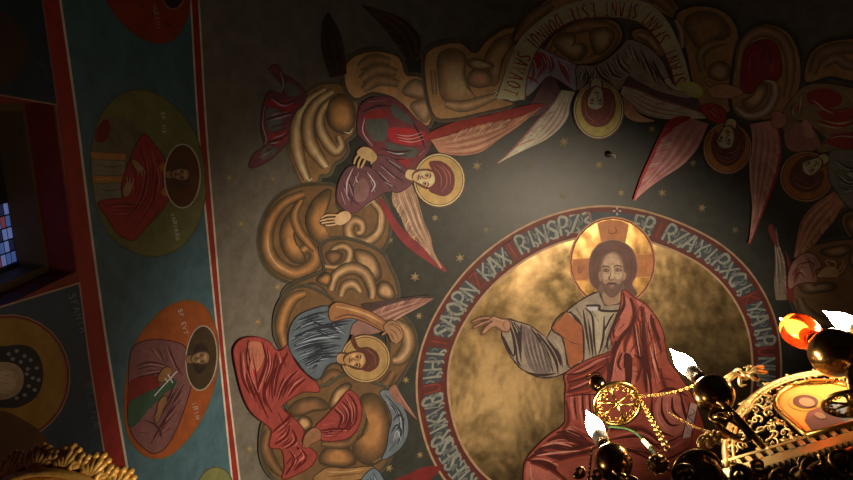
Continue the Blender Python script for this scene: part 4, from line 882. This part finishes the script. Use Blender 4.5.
# ================================================================== painted panels on the left wall
gain(.85)
t = thing('painted_wall_panel', 'blue-grey wall panel with a gold-haloed saint below the window niche', 'wall painting', px=(40, 380))
P = Paint(); fr = '-60,325 79,283 89,360 105,460 113,520 -60,520'; P.s(q(fr)[:2], 1.6, c(140, 100, 76), (1, 1)); P.f(fr, c(36, 50, 54), False); P.s([(-30, 316), (0, 307), (79, 283)], 1.8, c(150, 108, 80), (1, 1), False); P.s([(79, 283), (89, 360), (105, 460), (112, 515)], 1.5, c(150, 108, 80), (1, 1)); P.build('panel_ground', t)
P = Paint(); P.e(8, 378, 62, 64, c(138, 96, 70), 18); P.e(8, 378, 60.8, 62.8, c(92, 30, 22), 18); P.e(8, 378, 58.4, 60.6, c(124, 82, 28), 18); P.build('halo', t)
P = Paint(); P.f('-40,420 -10,410 20,418 50,445 60,500 -40,500', c(70, 40, 18)); P.build('robe', t)
P = Paint(); P.f('-20,352 5,346 24,345 36,352 42,366 42,382 36,396 24,405 8,408 -20,400', c(26, 26, 26))
P.build('head_covering', t)
P = Paint()
for x, y in ((8, 354), (16, 351), (24, 356), (20, 362), (30, 360), (27, 369), (36, 368), (32, 378), (38, 380), (28, 386), (34, 390), (24, 395), (16, 398), (26, 374), (12, 359)): P.e(x, y, 2.2, 1.9, c(104, 100, 96), n=10)
P.build('white_dots', t)
gain(.45)
P = Paint(); P.f('-20,366 0,362 14,364 22,372 22,386 14,396 -2,400 -20,396', c(110, 84, 58)); P.f('-4,374 8,370 16,376 14,388 4,394 -8,390', c(128, 100, 70)); P.ss('4,372 12,370|4,376 10,374|2,390 12,392|-4,382 8,384|14,374 16,384', 1.4, c(52, 36, 26)); P.build('face', t)
P = Paint(); write(P, 'SFANTA', '68,294 80,334', 6.5, .8, c(78, 78, 76)); write(P, 'ELENA', '84,382 93,430', 6, .6, c(62, 64, 66)); P.build('lettering', t)
gain(.45)
t = thing('painted_wall_panel', 'dim blue-grey wall panel with a brown halo above the window niche', 'wall painting', px=(25, 50))
P = Paint(); P.f('-80,81 57,105 42,0 34,-60 -80,-60', c(18, 24, 25), False); P.s([(-40, 88), (0, 95), (57, 105)], 1.6, c(96, 62, 44), (1, 1), False); P.s([(57, 105), (49, 50), (42, 0), (35, -55)], 1.4, c(82, 54, 42), (1, 1)); P.build('panel_ground', t)
P = Paint(); P.e(-22, 48, 50, 42, c(42, 20, 18), 10); P.e(-22, 48, 48.6, 40.6, c(34, 20, 8), 10); P.build('halo', t)
P = Paint(); write(P, 'SFINT', '36,60 46,86', 6, .8, c(40, 44, 46)); P.build('lettering', t)
# ================================================================== solid things: hook, canopy, chandelier
def tube(bm, pts, r, n=8, closed=False, mi=0):
    pts = [Vector(p) for p in pts]; m = len(pts); rings = []
    rr = r if isinstance(r, (list, tuple)) else [r]*m
    t0 = (pts[1]-pts[0]).normalized(); a = t0.orthogonal().normalized()
    for i in range(m):
        if closed: t = (pts[(i+1) % m]-pts[i-1]).normalized()
        else: t = (pts[min(i+1, m-1)]-pts[max(i-1, 0)]).normalized()
        a = (a-t*a.dot(t)).normalized(); b = t.cross(a)
        rings.append([bm.verts.new(pts[i]+(a*math.cos(2*math.pi*k/n)+b*math.sin(2*math.pi*k/n))*rr[i]) for k in range(n)])
    for i in range(m if closed else m-1):
        A, B = rings[i], rings[(i+1) % m]; sh_ = 0
        if closed and i == m-1:
            sh_ = min(range(n), key=lambda s_: (A[0].co-B[s_].co).length)
        for k in range(n):
            f = bm.faces.new((A[k], A[(k+1) % n], B[(k+1+sh_) % n], B[(k+sh_) % n])); f.smooth = True; f.material_index = mi
    if not closed:
        for R_ in (rings[0][::-1], rings[-1]):
            f = bm.faces.new(R_); f.material_index = mi
def lathe(bm, base, prof, n=24, axis=Vector((0, 0, 1)), mi=0):
    a = axis.orthogonal().normalized(); b = axis.cross(a); rings = []
    for r, z in prof:
        rings.append([bm.verts.new(base+axis*z+(a*math.cos(2*math.pi*k/n)+b*math.sin(2*math.pi*k/n))*max(r, 1e-4)) for k in range(n)])
    for A, B in zip(rings, rings[1:]):
        for k in range(n):
            f = bm.faces.new((A[k], A[(k+1) % n], B[(k+1) % n], B[k])); f.smooth = True; f.material_index = mi
    f = bm.faces.new(rings[0][::-1]); f.material_index = mi; f = bm.faces.new(rings[-1]); f.material_index = mi
def box(bm, p, u, v, w, mi=0):                       # p corner, three edges
    V = [bm.verts.new(p+u*a+v*b+w*d) for a in (0, 1) for b in (0, 1) for d in (0, 1)]
    for i in ((0, 1, 3, 2), (4, 6, 7, 5), (0, 4, 5, 1), (2, 3, 7, 6), (0, 2, 6, 4), (1, 5, 7, 3)):
        f = bm.faces.new([V[k] for k in i]); f.material_index = mi
def finish(name, bm, mats, parent=None, label=None):
    o = origin(parent) if parent else Vector((0, 0, 0))
    for v in bm.verts: v.co = v.co-o
    bmesh.ops.recalc_face_normals(bm, faces=bm.faces[:])
    me = bpy.data.meshes.new(name); bm.to_mesh(me); bm.free()
    for m in (mats if isinstance(mats, list) else [mats]): me.materials.append(m)
    ob = link(name, me, parent); ORIG[ob.name] = o
    if label: ob['label'] = label
    return ob
def arc3(f, n=24, t0=0, t1=1): return [f(t0+(t1-t0)*i/n) for i in range(n+1)]
def curve3(pts, n=5):
    out = []
    for i in range(len(pts)-1):
        a, b, d, e = pts[max(i-1, 0)], pts[i], pts[i+1], pts[min(i+2, len(pts)-1)]
        for k in range(n):
            t = k/n; out.append(.5*(2*b+(d-a)*t+(2*a-5*b+4*d-e)*t*t+(3*b-a-3*d+e)*t**3))
    return out+[pts[-1]]

BRASS = solid('polished_brass', (.55, .34, .10), .28, 1.0, bump=.15)
BRASSL = solid('pale_brass', (.74, .52, .22), .40, .8, bump=.2)
BRONZE = solid('dark_bronze', (.40, .23, .08), .2, 1.0)
DARKB = solid('tarnished_brass', (.24, .14, .045), .3, 1.0, bump=.3)
GILT = solid('gilded_wood', (.88, .52, .13), .42, .25, bump=.4)
GILTD = solid('dark_hook_eye_shade', (.012, .008, .005), .7)  # near-black: shade painted into the leaf eyes, also the dark hook rose
PANEL = solid('orange_wood', (.40, .15, .035), .5, .1)

# hook in the vault
sx, sy = sheet(608, 154); hk = thing('ceiling_hook', 'small broken dark hook in the vault below the topmost halo', 'hook', loc=world(sx, sy))
nrm = inward(sx); p0 = world(sx, sy)
bm = bmesh.new(); lathe(bm, p0-nrm*.004, [(.03, 0), (.03, .01), (.02, .016)], 14, nrm); finish('hook_rose', bm, GILTD, hk)
bm = bmesh.new(); tube(bm, curve3([p0, p0+nrm*.05, p0+nrm*.08+Vector((.03, 0, 0)), p0+nrm*.05+Vector((.05, .03, 0))]), .008); finish('bent_wire', bm, solid('pale_wire', (.5, .45, .38), .5), hk)

# ---- gilded carved canopy, lower left
CH = 1.2
rim = [at(0, 480, CH), at(48, 468, CH), at(90, 476, CH), at(112, 490, CH)]
A_, B_, C_ = rim[0], rim[1], rim[3]
# circle through three rim points
d_ = 2*(A_.x*(B_.y-C_.y)+B_.x*(C_.y-A_.y)+C_.x*(A_.y-B_.y))
ux_ = ((A_.x**2+A_.y**2)*(B_.y-C_.y)+(B_.x**2+B_.y**2)*(C_.y-A_.y)+(C_.x**2+C_.y**2)*(A_.y-B_.y))/d_
uy_ = ((A_.x**2+A_.y**2)*(C_.x-B_.x)+(B_.x**2+B_.y**2)*(A_.x-C_.x)+(C_.x**2+C_.y**2)*(B_.x-A_.x))/d_
cc = Vector((ux_, uy_, EYE.z+CH)); cr = (B_-cc).length
print('canopy', cc, cr)
can = thing('carved_canopy', 'gilded round canopy edged with curling acanthus leaves at the lower left', 'canopy', loc=Vector((cc.x, cc.y, 0)))
bm = bmesh.new(); lathe(bm, cc, [(cr*.90, .0), (cr*.97, .012), (cr*.97, .05), (cr*.5, .09), (.02, .12)], 64); finish('canopy_roof', bm, PANEL, can)
bm = bmesh.new()
tube(bm, [cc+Vector((math.cos(t)*cr*.955, math.sin(t)*cr*.955, -.002)) for t in [2*math.pi*i/72 for i in range(72)]], .010, 8, True)
tube(bm, [cc+Vector((math.cos(t)*cr*.86, math.sin(t)*cr*.86, 0)) for t in [2*math.pi*i/72 for i in range(72)]], .006, 8, True); finish('gilt_moulding', bm, GILT, can)
bm = bmesh.new(); tube(bm, [Vector((cc.x, cc.y, 0)), Vector((cc.x, cc.y, cc.z+.05))], .05, 16); lathe(bm, Vector((cc.x, cc.y, 0)), [(.16, 0), (.16, .05), (.07, .12)], 20); finish('post', bm, GILT, can)
nl = max(12, int(round(2*math.pi*cr/.062)))
def leaf(bm, c0, rd, upv, size):
    sd = rd.cross(upv).normalized()
    for k in range(-3, 4):
        f = 1-.09*abs(k); a = k*.30
        tip = c0+(rd*.62+upv*.62)*size*f*math.cos(a)+sd*size*math.sin(a)*.85
        m1 = c0+(rd*.45+upv*.22)*size*f*math.cos(a)+sd*size*math.sin(a)*.45
        tp = tip+rd*size*.22-upv*size*.08
        tube(bm, curve3([c0+sd*k*.003, m1, tip, tp], 4), [.0055+.004*math.sin(math.pi*min(1, i/12)*.8) for i in range(12)]+[.002], 7)
    e = c0+sd*size*.62+rd*size*.12+upv*size*.05       # the scrolled eye beside each leaf
    tube(bm, [e+(sd*math.cos(t)+(rd*.75+upv*.65)*math.sin(t))*size*.27 for t in [2*math.pi*i/16 for i in range(16)]], .007, 8, True)
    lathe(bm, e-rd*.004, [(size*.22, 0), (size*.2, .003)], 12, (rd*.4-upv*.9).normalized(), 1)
for k in range(nl):
    a = 2*math.pi*k/nl+.1
    if not (math.radians(185) < a % (2*math.pi) < math.radians(355)): continue
    rd = Vector((math.cos(a), math.sin(a), 0)); bm = bmesh.new()
    leaf(bm, cc+rd*cr*.95+Vector((0, 0, .008)), rd, Vector((0, 0, 1)), .056); finish('acanthus_leaf', bm, [GILT, GILTD], can)
bm = bmesh.new()
for k in range(14):
    a = math.radians(200+12*k); rd = Vector((math.cos(a), math.sin(a), 0)); sd = Vector((-rd.y, rd.x, 0))
    tube(bm, [cc+rd*(cr*.74)+(sd*math.cos(t)+rd*math.sin(t))*(.03-.0035*t)-Vector((0, 0, .002)) for t in [i*.45 for i in range(16)]], .004, 6)
finish('soffit_scrolls', bm, GILT, can)

# ---- the chandelier
H = 1.2
bc = at(855, 431, H); uu = (at(853, 432, H)-at(725, 470, H)); uu.z = 0; uu.normalize(); vv = Vector((0, 0, 1))
nn = uu.cross(vv)
if nn.dot(EYE-bc) < 0: nn = -nn
hubc = bc-nn*.55
ch = thing('chandelier', 'brass candle chandelier with pierced icon plaques, round candle holders and chains at the lower right', 'chandelier', loc=Vector((hubc.x, hubc.y, EYE.z+H)))
def pl(u, v, d=0): return bc+uu*u+vv*v+nn*d
bm = bmesh.new()
def outer(t):                                          # arched outline of the plaque, t 0..1 from left foot to right foot
    a = math.pi*(1-t); return (.285*math.cos(a)*(1-.28*math.sin(a)), .255*math.sin(a)**.9 if 0 < t < 1 else 0)
def inner(t, k=1.0):                                   # arched frame of the icon
    if t < .25: return (-.088*k, .025+.095*t/.25)
    if t > .75: return (.088*k, .025+.095*(1-t)/.25)
    a = math.pi*(1-(t-.25)/.5); return (.088*k*math.cos(a), .12+.088*k*math.sin(a))
tube(bm, [pl(*outer(i/40), 0) for i in range(41)], .008, 8)
tube(bm, [pl(outer(i/40)[0]*.93, outer(i/40)[1]*.93+.004, .002) for i in range(41)], .004, 6)
for i in range(46):                                    # pearls round the edge
    u, v = outer((i+.5)/46); lathe(bm, pl(u*.965, v*.965, .0)-nn*.002, [(.001, 0), (.004, .002), (.0046, .005), (.001, .009)], 8, nn)
# foot rail with square openings and a toothed lower edge
box(bm, pl(-.30, -.030, -.004), uu*.60, vv*.028, nn*.008); box(bm, pl(-.29, .016, -.004), uu*.58, vv*.008, nn*.010)
for i in range(25): box(bm, pl(-.288+.024*i, -.003, -.004), uu*.011, vv*.020, nn*.009)
for i in range(48):
    x = -.298+.0125*i
    V = [bm.verts.new(pl(x, -.030, d)) for d in (-.006, .006)]+[bm.verts.new(pl(x+.0105, -.030, d)) for d in (-.006, .006)]+[bm.verts.new(pl(x+.005, -.039, d)) for d in (-.004, .004)]
    for f in ((0, 1, 5, 4), (2, 4, 5, 3), (0, 4, 2), (1, 3, 5)): bm.faces.new([V[k] for k in f])
# scrollwork filling the field
random.seed(11); spots = []
for i in range(2500):
    t = random.random(); k = random.uniform(.30, .92); u, v = outer(t); u *= k; v = v*k+.02
    if v < .034 or (abs(u) < .105 and v < .14) or (v >= .12 and math.hypot(u, v-.12) < .108): continue
    
    if all(math.hypot(u-a, v-b) > .0235 for a, b in spots): spots.append((u, v))
for u, v in spots:
    s0 = random.choice((-1, 1)); ph = random.uniform(0, 6.28); r0 = random.uniform(.012, .016)
    tube(bm, [pl(u+s0*math.cos(ph+t)*r0*(1-t/8.5), v+math.sin(ph+t)*r0*(1-t/8.5), .004*math.sin(t)) for t in [i*.42 for i in range(17)]], [.0030-.0001*i for i in range(17)], 6)
    lathe(bm, pl(u, v, -.002), [(.001, 0), (.0032, .002), (.0035, .005), (.001, .008)], 7, nn)
    a = ph+2; tube(bm, curve3([pl(u+math.cos(a)*.010, v+math.sin(a)*.010), pl(u+math.cos(a+.5)*.017, v+math.sin(a+.5)*.017, .005), pl(u+math.cos(a+.3)*.024, v+math.sin(a+.3)*.024, .002)], 4), [.0024]*4+[.003]*3+[.001]*2, 6)
plq = finish('pierced_plaque', bm, BRASSL, ch)
bm = bmesh.new(); tube(bm, [pl(*inner(i/40, 1.06), .006) for i in range(41)]+[pl(-.0, .018, .006)], .0065, 8, True); tube(bm, [pl(-.093, .02, .006), pl(.093, .02, .006)], .006, 8); fr_ = finish('icon_frame', bm, BRASS, plq)
IG = solid('icon_gold', (.78, .50, .10), .38, .35); 
def flat(name, pts, d, m, parent):
    b = bmesh.new(); f = b.faces.new([b.verts.new(pl(u, v, d)) for u, v in pts])
    r_ = bmesh.ops.extrude_face_region(b, geom=[f])
    for x in r_['geom']:
        if isinstance(x, bmesh.types.BMVert): x.co += nn*.0008
    return finish(name, b, m, parent)
def ring_(cu, cv, ru, rv, n=20): return [(cu+ru*math.cos(2*math.pi*i/n), cv+rv*math.sin(2*math.pi*i/n)) for i in range(n)]
ic = flat('icon', [inner(i/40) for i in range(41)], .002, IG, plq)
# sub-parts stay on the plaque level: halo ring, robe and face of the small painted bust
flat('icon_halo', ring_(-.024, .138, .038, .038), .0032, solid('icon_halo', (.60, .30, .06), .5), plq); flat('icon_halo', ring_(-.024, .138, .0355, .0355), .0040, IG, plq)
flat('icon_bust', [(-.075, .028), (-.066, .075), (-.045, .098), (-.02, .108), (.012, .108), (.045, .095), (.066, .07), (.078, .028)], .0040, solid('icon_robe_red', (.22, .085, .07), .6), plq)
flat('icon_bust', [(.0, .028), (-.006, .07), (.0, .106), (.03, .104), (.062, .082), (.080, .05), (.082, .028)], .0052, solid('icon_robe_blue', (.16, .19, .24), .6), plq, )
flat('icon_hair', ring_(-.024, .138, .026, .029), .0062, solid('icon_hair', (.12, .05, .03), .6), plq)
flat('icon_face', ring_(-.024, .132, .015, .020), .0072, solid('icon_skin', (.52, .28, .15), .6), plq)
flat('icon_hand', ring_(-.03, .072, .009, .014), .0072, solid('icon_skin', (.52, .28, .15), .6), plq)
# bearing hoop under the plaques, hub and drop
bm = bmesh.new(); hz = Vector((hubc.x, hubc.y, EYE.z+H-.06))
tube(bm, [hz+Vector((math.cos(t)*.55, math.sin(t)*.55, 0)) for t in [2*math.pi*i/72 for i in range(72)]], .014, 10, True); finish('hoop', bm, DARKB, ch)
bm = bmesh.new(); lathe(bm, hz-Vector((0, 0, .12)), [(.01, 0), (.06, .03), (.09, .09), (.06, .16), (.09, .2), (.03, .28)], 28)
for k in range(6):
    a = 2*math.pi*k/6+.3; tube(bm, [hz+Vector((math.cos(a)*.07, math.sin(a)*.07, 0)), hz+Vector((math.cos(a)*.55, math.sin(a)*.55, 0))], .01, 8)
finish('hub', bm, BRONZE, ch)

BULB = solid('lit_bulb', (1, .9, .75), .3, emit=(1.0, .80, .52), strength=95)
IVORY = solid('ivory_sleeve', (.85, .80, .70), .5)
def candle(bpx, h, r, up, lean=(0, 0), sleeve=.05, scale=1.0, arm=None):
    b = at(*bpx, h); ax = Vector((lean[0], lean[1], 1)).normalized()
    bm = bmesh.new(); prof = [(r*math.sin(math.pi*i/14), -r*math.cos(math.pi*i/14)) for i in range(1, 14)]
    lathe(bm, b, prof+[(r*.42, r*.95), (r*.38, r+sleeve)], 26, ax)
    lathe(bm, b-ax*(r*1.3), [(.004, 0), (.010, .008), (.014, r*.35), (.02, r*.5)], 14, ax)
    hd = finish('candle_holder', bm, BRONZE, ch)
    s0 = b+ax*(r+sleeve*.8)
    bm = bmesh.new(); lathe(bm, s0, [(.0165*scale, 0), (.0185*scale, .032*scale), (.016*scale, .036*scale)], 18, ax); finish('bulb_socket', bm, IVORY, hd)
    L = up
    bm = bmesh.new(); z0 = .030*scale
    lathe(bm, s0, [(.014*scale, z0), (.0185*scale, z0+L*.13), (.0215*scale, z0+L*.30), (.0195*scale, z0+L*.46), (.0140*scale, z0+L*.62), (.0075*scale, z0+L*.76), (.0035*scale, z0+L*.89), (.001, z0+L)], 22, ax)
    finish('flame_bulb', bm, BULB, hd)
    if arm:
        bm = bmesh.new(); tube(bm, curve3([b-ax*r*1.1]+arm, 8), .008, 10); finish('arm', bm, BRASS, hd)
    return b
b1 = candle((613, 462), 1.20, .042, .122, (.0, .0), .045, arm=[at(640, 486, 1.13), at(672, 492, 1.13), at(715, 480, 1.165)])
b2 = candle((714, 394), 1.22, .043, .136, (.0, .0), .045, arm=[at(727, 408, 1.12), at(748, 430, 1.10), at(762, 446, 1.14)])
b3 = candle((893, 348), 1.22, .045, .125, (.0, .0), .045, arm=[at(905, 370, 1.15), at(890, 400, 1.15), at(875, 418, 1.17)])
b4 = candle((836, 353), 1.30, .058, .115, (.0, .0), .03, arm=[at(850, 375, 1.2), at(852, 395, 1.18), at(850, 415, 1.18)])
# red glass shade round the fourth bulb
RG = solid('red_glass', (1.0, .16, .02), .12, trans=.85)
ax = Vector((0, 0, 1)); gc = b4+ax*.135
bm = bmesh.new(); lathe(bm, gc, [(.02, -.05), (.036, -.036), (.043, -.01), (.043, .012), (.036, .034), (.034, .034), (.040, .010), (.040, -.01), (.033, -.034), (.018, -.046)], 26, ax); finish('red_glass_cup', bm, RG, ch, 'small red glass cup around a lit bulb')
# dish under the second arm
dc = at(732, 428, 1.13); bm = bmesh.new(); dn = (vv*.5+uu*.8+nn*.3).normalized(); da = dn.orthogonal().normalized(); db = dn.cross(da); tube(bm, [dc+(da*math.cos(t)+db*math.sin(t))*.034 for t in [2*math.pi*i/28 for i in range(28)]], .007, 8, True); finish('side_ring', bm, BRONZE, ch)
bm = bmesh.new(); k = at(721, 416, 1.10); tube(bm, [k+(uu*math.cos(t)+Vector((0, 0, 1))*math.sin(t))*.020 for t in [2*math.pi*i/20 for i in range(20)]], .004, 8, True); finish('hanging_ring', bm, BRASS, ch)
# dark bowl and beaded knob at the near side
bw = at(699, 474, 1.10); bm = bmesh.new(); lathe(bm, bw, [(.01, -.045), (.03, -.038), (.042, -.02), (.047, .010), (.040, .024), (.026, .03)], 30); finish('bowl', bm, BRONZE, ch)
bm = bmesh.new(); tube(bm, [bw+Vector((math.cos(t)*.047, math.sin(t)*.047, .010)) for t in [2*math.pi*i/40 for i in range(40)]], .005, 8, True)
kb = at(658, 464, 1.12); lathe(bm, kb, [(.004, -.02), (.016, -.014), (.021, 0), (.016, .014), (.004, .02)], 16)
for i in range(26):
    a, z = i*2.4, -.016+.0013*i; r = math.sqrt(max(0, .021**2-z*z)); lathe(bm, kb+Vector((math.cos(a)*r, math.sin(a)*r, z)), [(.001, -.004), (.004, 0), (.001, .004)], 6)
finish('gilt_rim', bm, BRASS, ch)
# leaf finial and cut scrolls
def finial(px, h, size, name='leaf_finial', m=BRASSL, seed=1):
    random.seed(seed); o = at(*px, h); bm = bmesh.new()
    lathe(bm, o-Vector((0, 0, .01)), [(.004, 0), (.012, .008), (.010, .02), (.003, .026)], 12)
    for k in range(8):
        a = 2*math.pi*k/8+.2; d = uu*math.cos(a)+(vv*.6+nn*.3)*math.sin(a)*.6; e = (vv*math.cos(a)-uu*math.sin(a))
        tube(bm, curve3([o, o+d*size*.5+nn*.01, o+d*size*.95+e*size*.12, o+d*size*.85+e*size*.34], 4), [.003]*4+[.005]*4+[.003]*3+[.0015]*2, 7)
    return finish(name, bm, m, ch)
finial((745, 376), 1.40, .058); finial((712, 440), 1.19, .035, seed=3); 
for k, (x, y, hh) in enumerate(((758, 472, 1.12), (782, 476, 1.1), (806, 470, 1.1), (826, 476, 1.08), (848, 464, 1.12), (735, 478, 1.1), (690, 480, 1.06), (640, 492, 1.08), (842, 478, 1.14), (595, 476, 1.15), (578, 474, 1.15))):
    random.seed(20+k); o = at(x, y, hh); bm = bmesh.new()
    for j in range(3 if k < 9 else 1):
        ph = random.uniform(0, 6.28); s0 = random.choice((-1, 1)); r0 = random.uniform(.018, .030) if k < 9 else .014
        w = o+uu*random.uniform(-.02, .02)+nn*random.uniform(-.02, .02)
        tube(bm, [w+uu*math.cos(ph+s0*t)*r0*(1-t/9)+(vv*.7+nn*.5)*math.sin(ph+s0*t)*r0*(1-t/9) for t in [i*.42 for i in range(18)]], [.0062-.0002*i for i in range(18)], 7)
    finish('leaf_scroll', bm, DARKB if k < 9 else BRASS, ch)
# pierced disc, knob above it, chains
def pierced(px, h, r, m, rot=0.0, tilt=Vector((0, 0, 1)), name='pierced_disc'):
    o = at(*px, h); a = tilt.orthogonal().normalized(); b = tilt.cross(a); bm = bmesh.new()
    def cp(rr, t, d=0): return o+(a*math.cos(t+rot)+b*math.sin(t+rot))*rr+tilt*d
    tube(bm, [cp(r, 2*math.pi*i/48) for i in range(48)], r*.085, 8, True); tube(bm, [cp(r*.86, 2*math.pi*i/40) for i in range(40)], r*.03, 6, True)
    for k in range(6):
        t = math.pi*k/3+(.18 if k % 3 == 1 else 0)
        tube(bm, [cp(.02*r, t), cp(.5*r, t), cp(.9*r, t)], [r*.07, r*.05, r*.075], 8)
        for s_ in (-1, 1): tube(bm, [cp(r*.62, t), cp(r*.74, t+s_*.16), cp(r*.9, t+s_*.34)], r*.042, 6)
        for s_ in (-1, 1):
            q0 = cp(r*.70, t+s_*.36); tube(bm, [q0+(a*math.cos(w*s_+t)+b*math.sin(w*s_+t))*r*.10*(1-w/7) for w in [i*.5 for i in range(10)]], r*.028, 6)
    lathe(bm, o-tilt*r*.08, [(r*.03, 0), (r*.12, r*.04), (r*.12, r*.12), (r*.03, r*.16)], 12, tilt)
    return finish(name, bm, m, ch), o
pd, po = pierced((617, 404), 1.45, .0610, BRASS, .35)
pierced((850, 404), 1.16, .050, BRASS, .1, (vv*.75+nn*.4+uu*.3).normalized())
bm = bmesh.new(); ko = at(598, 384, 1.50); lathe(bm, ko, [(.004, -.022), (.016, -.016), (.022, 0), (.019, .010), (.021, .014), (.012, .022), (.004, .03)], 18); lathe(bm, ko+Vector((0, 0, .008)), [(.0225, 0), (.0225, .004)], 18)
finish('chain_knob', bm, BRONZE, ch)
bm = bmesh.new(); tube(bm, [ko+Vector((0, 0, .045))+(uu*math.cos(t)+vv*math.sin(t))*.020 for t in [2*math.pi*i/20 for i in range(20)]], .0022, 6, True)
finish('knob_loop', bm, BRASS, ch)
def chain(p, e, link_l, r, name, m, sag=0.0):
    n = max(3, int((e-p).length/(link_l*.74))); bm = bmesh.new(); d = (e-p).normalized(); s1 = d.orthogonal().normalized(); s2 = d.cross(s1)
    for k in range(n):
        t = (k+.5)/n; o = p+(e-p)*t-vv*sag*4*t*(1-t); sd = s1 if k % 2 else s2
        tube(bm, [o+d*math.cos(w)*link_l*.5+sd*math.sin(w)*link_l*.30 for w in [2*math.pi*i/12 for i in range(12)]], r, 6, True)
    return finish(name, bm, m, ch)
chain(at(641, 401, 1.44), at(668, 450, 1.17), .017, .0025, 'chain', BRASS)
chain(at(600, 392, 1.48), at(607, 398, 1.46), .014, .0024, 'chain', BRASS)
chain(at(638, 396, 1.45), at(694, 386, 1.32), .013, .0011, 'chain', BRASS, .012)
chain(at(592, 449, 1.22), at(588, 482, 1.15), .007, .0016, 'chain', BRASS)
chain(at(668, 412, 1.38), at(712, 432, 1.2), .008, .0008, 'chain', BRASS, .02)
chain(at(788, 384, 1.33), at(838, 381, 1.3), .008, .0013, 'chain', BRASS, .008)
bm = bmesh.new(); tube(bm, curve3([at(608, 427, 1.44), at(622, 428, 1.43), at(634, 432, 1.40), at(643, 440, 1.36), at(652, 450, 1.28), at(661, 460, 1.16)], 6), .0032, 8)
cord = finish('green_cord', bm, solid('green_cord', (.012, .05, .008), .6), ch)
bm = bmesh.new(); tube(bm, [at(643.5, 440.5, 1.353), at(651, 448.5, 1.292)], .0062, 10); finish('pale_sleeve', bm, solid('white_sleeve', (.55, .55, .48), .5), cord)

# ================================================================== light and camera
def lamp(name, typ, loc, energy, color, target=None, **kw):
    L = bpy.data.lights.new(name, typ); L.energy = energy; L.color = color
    for k, v in kw.items(): setattr(L, k, v)
    o = bpy.data.objects.new(name, L); COL.objects.link(o); o.location = loc
    if target is not None: o.rotation_euler = (Vector(target)-Vector(loc)).to_track_quat('-Z', 'Y').to_euler()
    return o
WARM = (1.0, .80, .58)
wl = lamp('wall_uplight', 'SPOT', (3.5, 1.55, 2.6), 800, WARM, (.1, 2.3, 6.5), spot_size=math.radians(80), spot_blend=.7, shadow_soft_size=.10)
wl.scale = (.64, 1, 1)
lamp('added_gold_fill', 'SPOT', (4.1, 5.3, 2.9), 130, WARM, (-.5, 2.5, 6.2), spot_size=math.radians(52), spot_blend=1.0, shadow_soft_size=.12)  # added unseen spot that brightens the lower left of the gold
lamp('added_canopy_fill', 'POINT', (-.35, .95, 2.6), 5, WARM, shadow_soft_size=.03)  # added unseen point light that lifts the gilded canopy
W = bpy.data.worlds.new('night'); SC.world = W; W.use_nodes = True
W.node_tree.nodes['Background'].inputs[0].default_value = (.9, .75, .6, 1); W.node_tree.nodes['Background'].inputs[1].default_value = .006
cam = bpy.data.cameras.new('camera'); co = bpy.data.objects.new('camera', cam); COL.objects.link(co)
co.location = EYE; co.rotation_euler = (PITCH, 0, 0); cam.sensor_fit = 'HORIZONTAL'; cam.sensor_width = 36; cam.lens = 36*F/853; cam.clip_start = .05
SC.camera = co
SC.view_settings.view_transform = 'Standard'; SC.view_settings.look = 'None'; SC.view_settings.gamma = 1; SC.view_settings.exposure = 0
SC.view_settings.use_curve_mapping = False
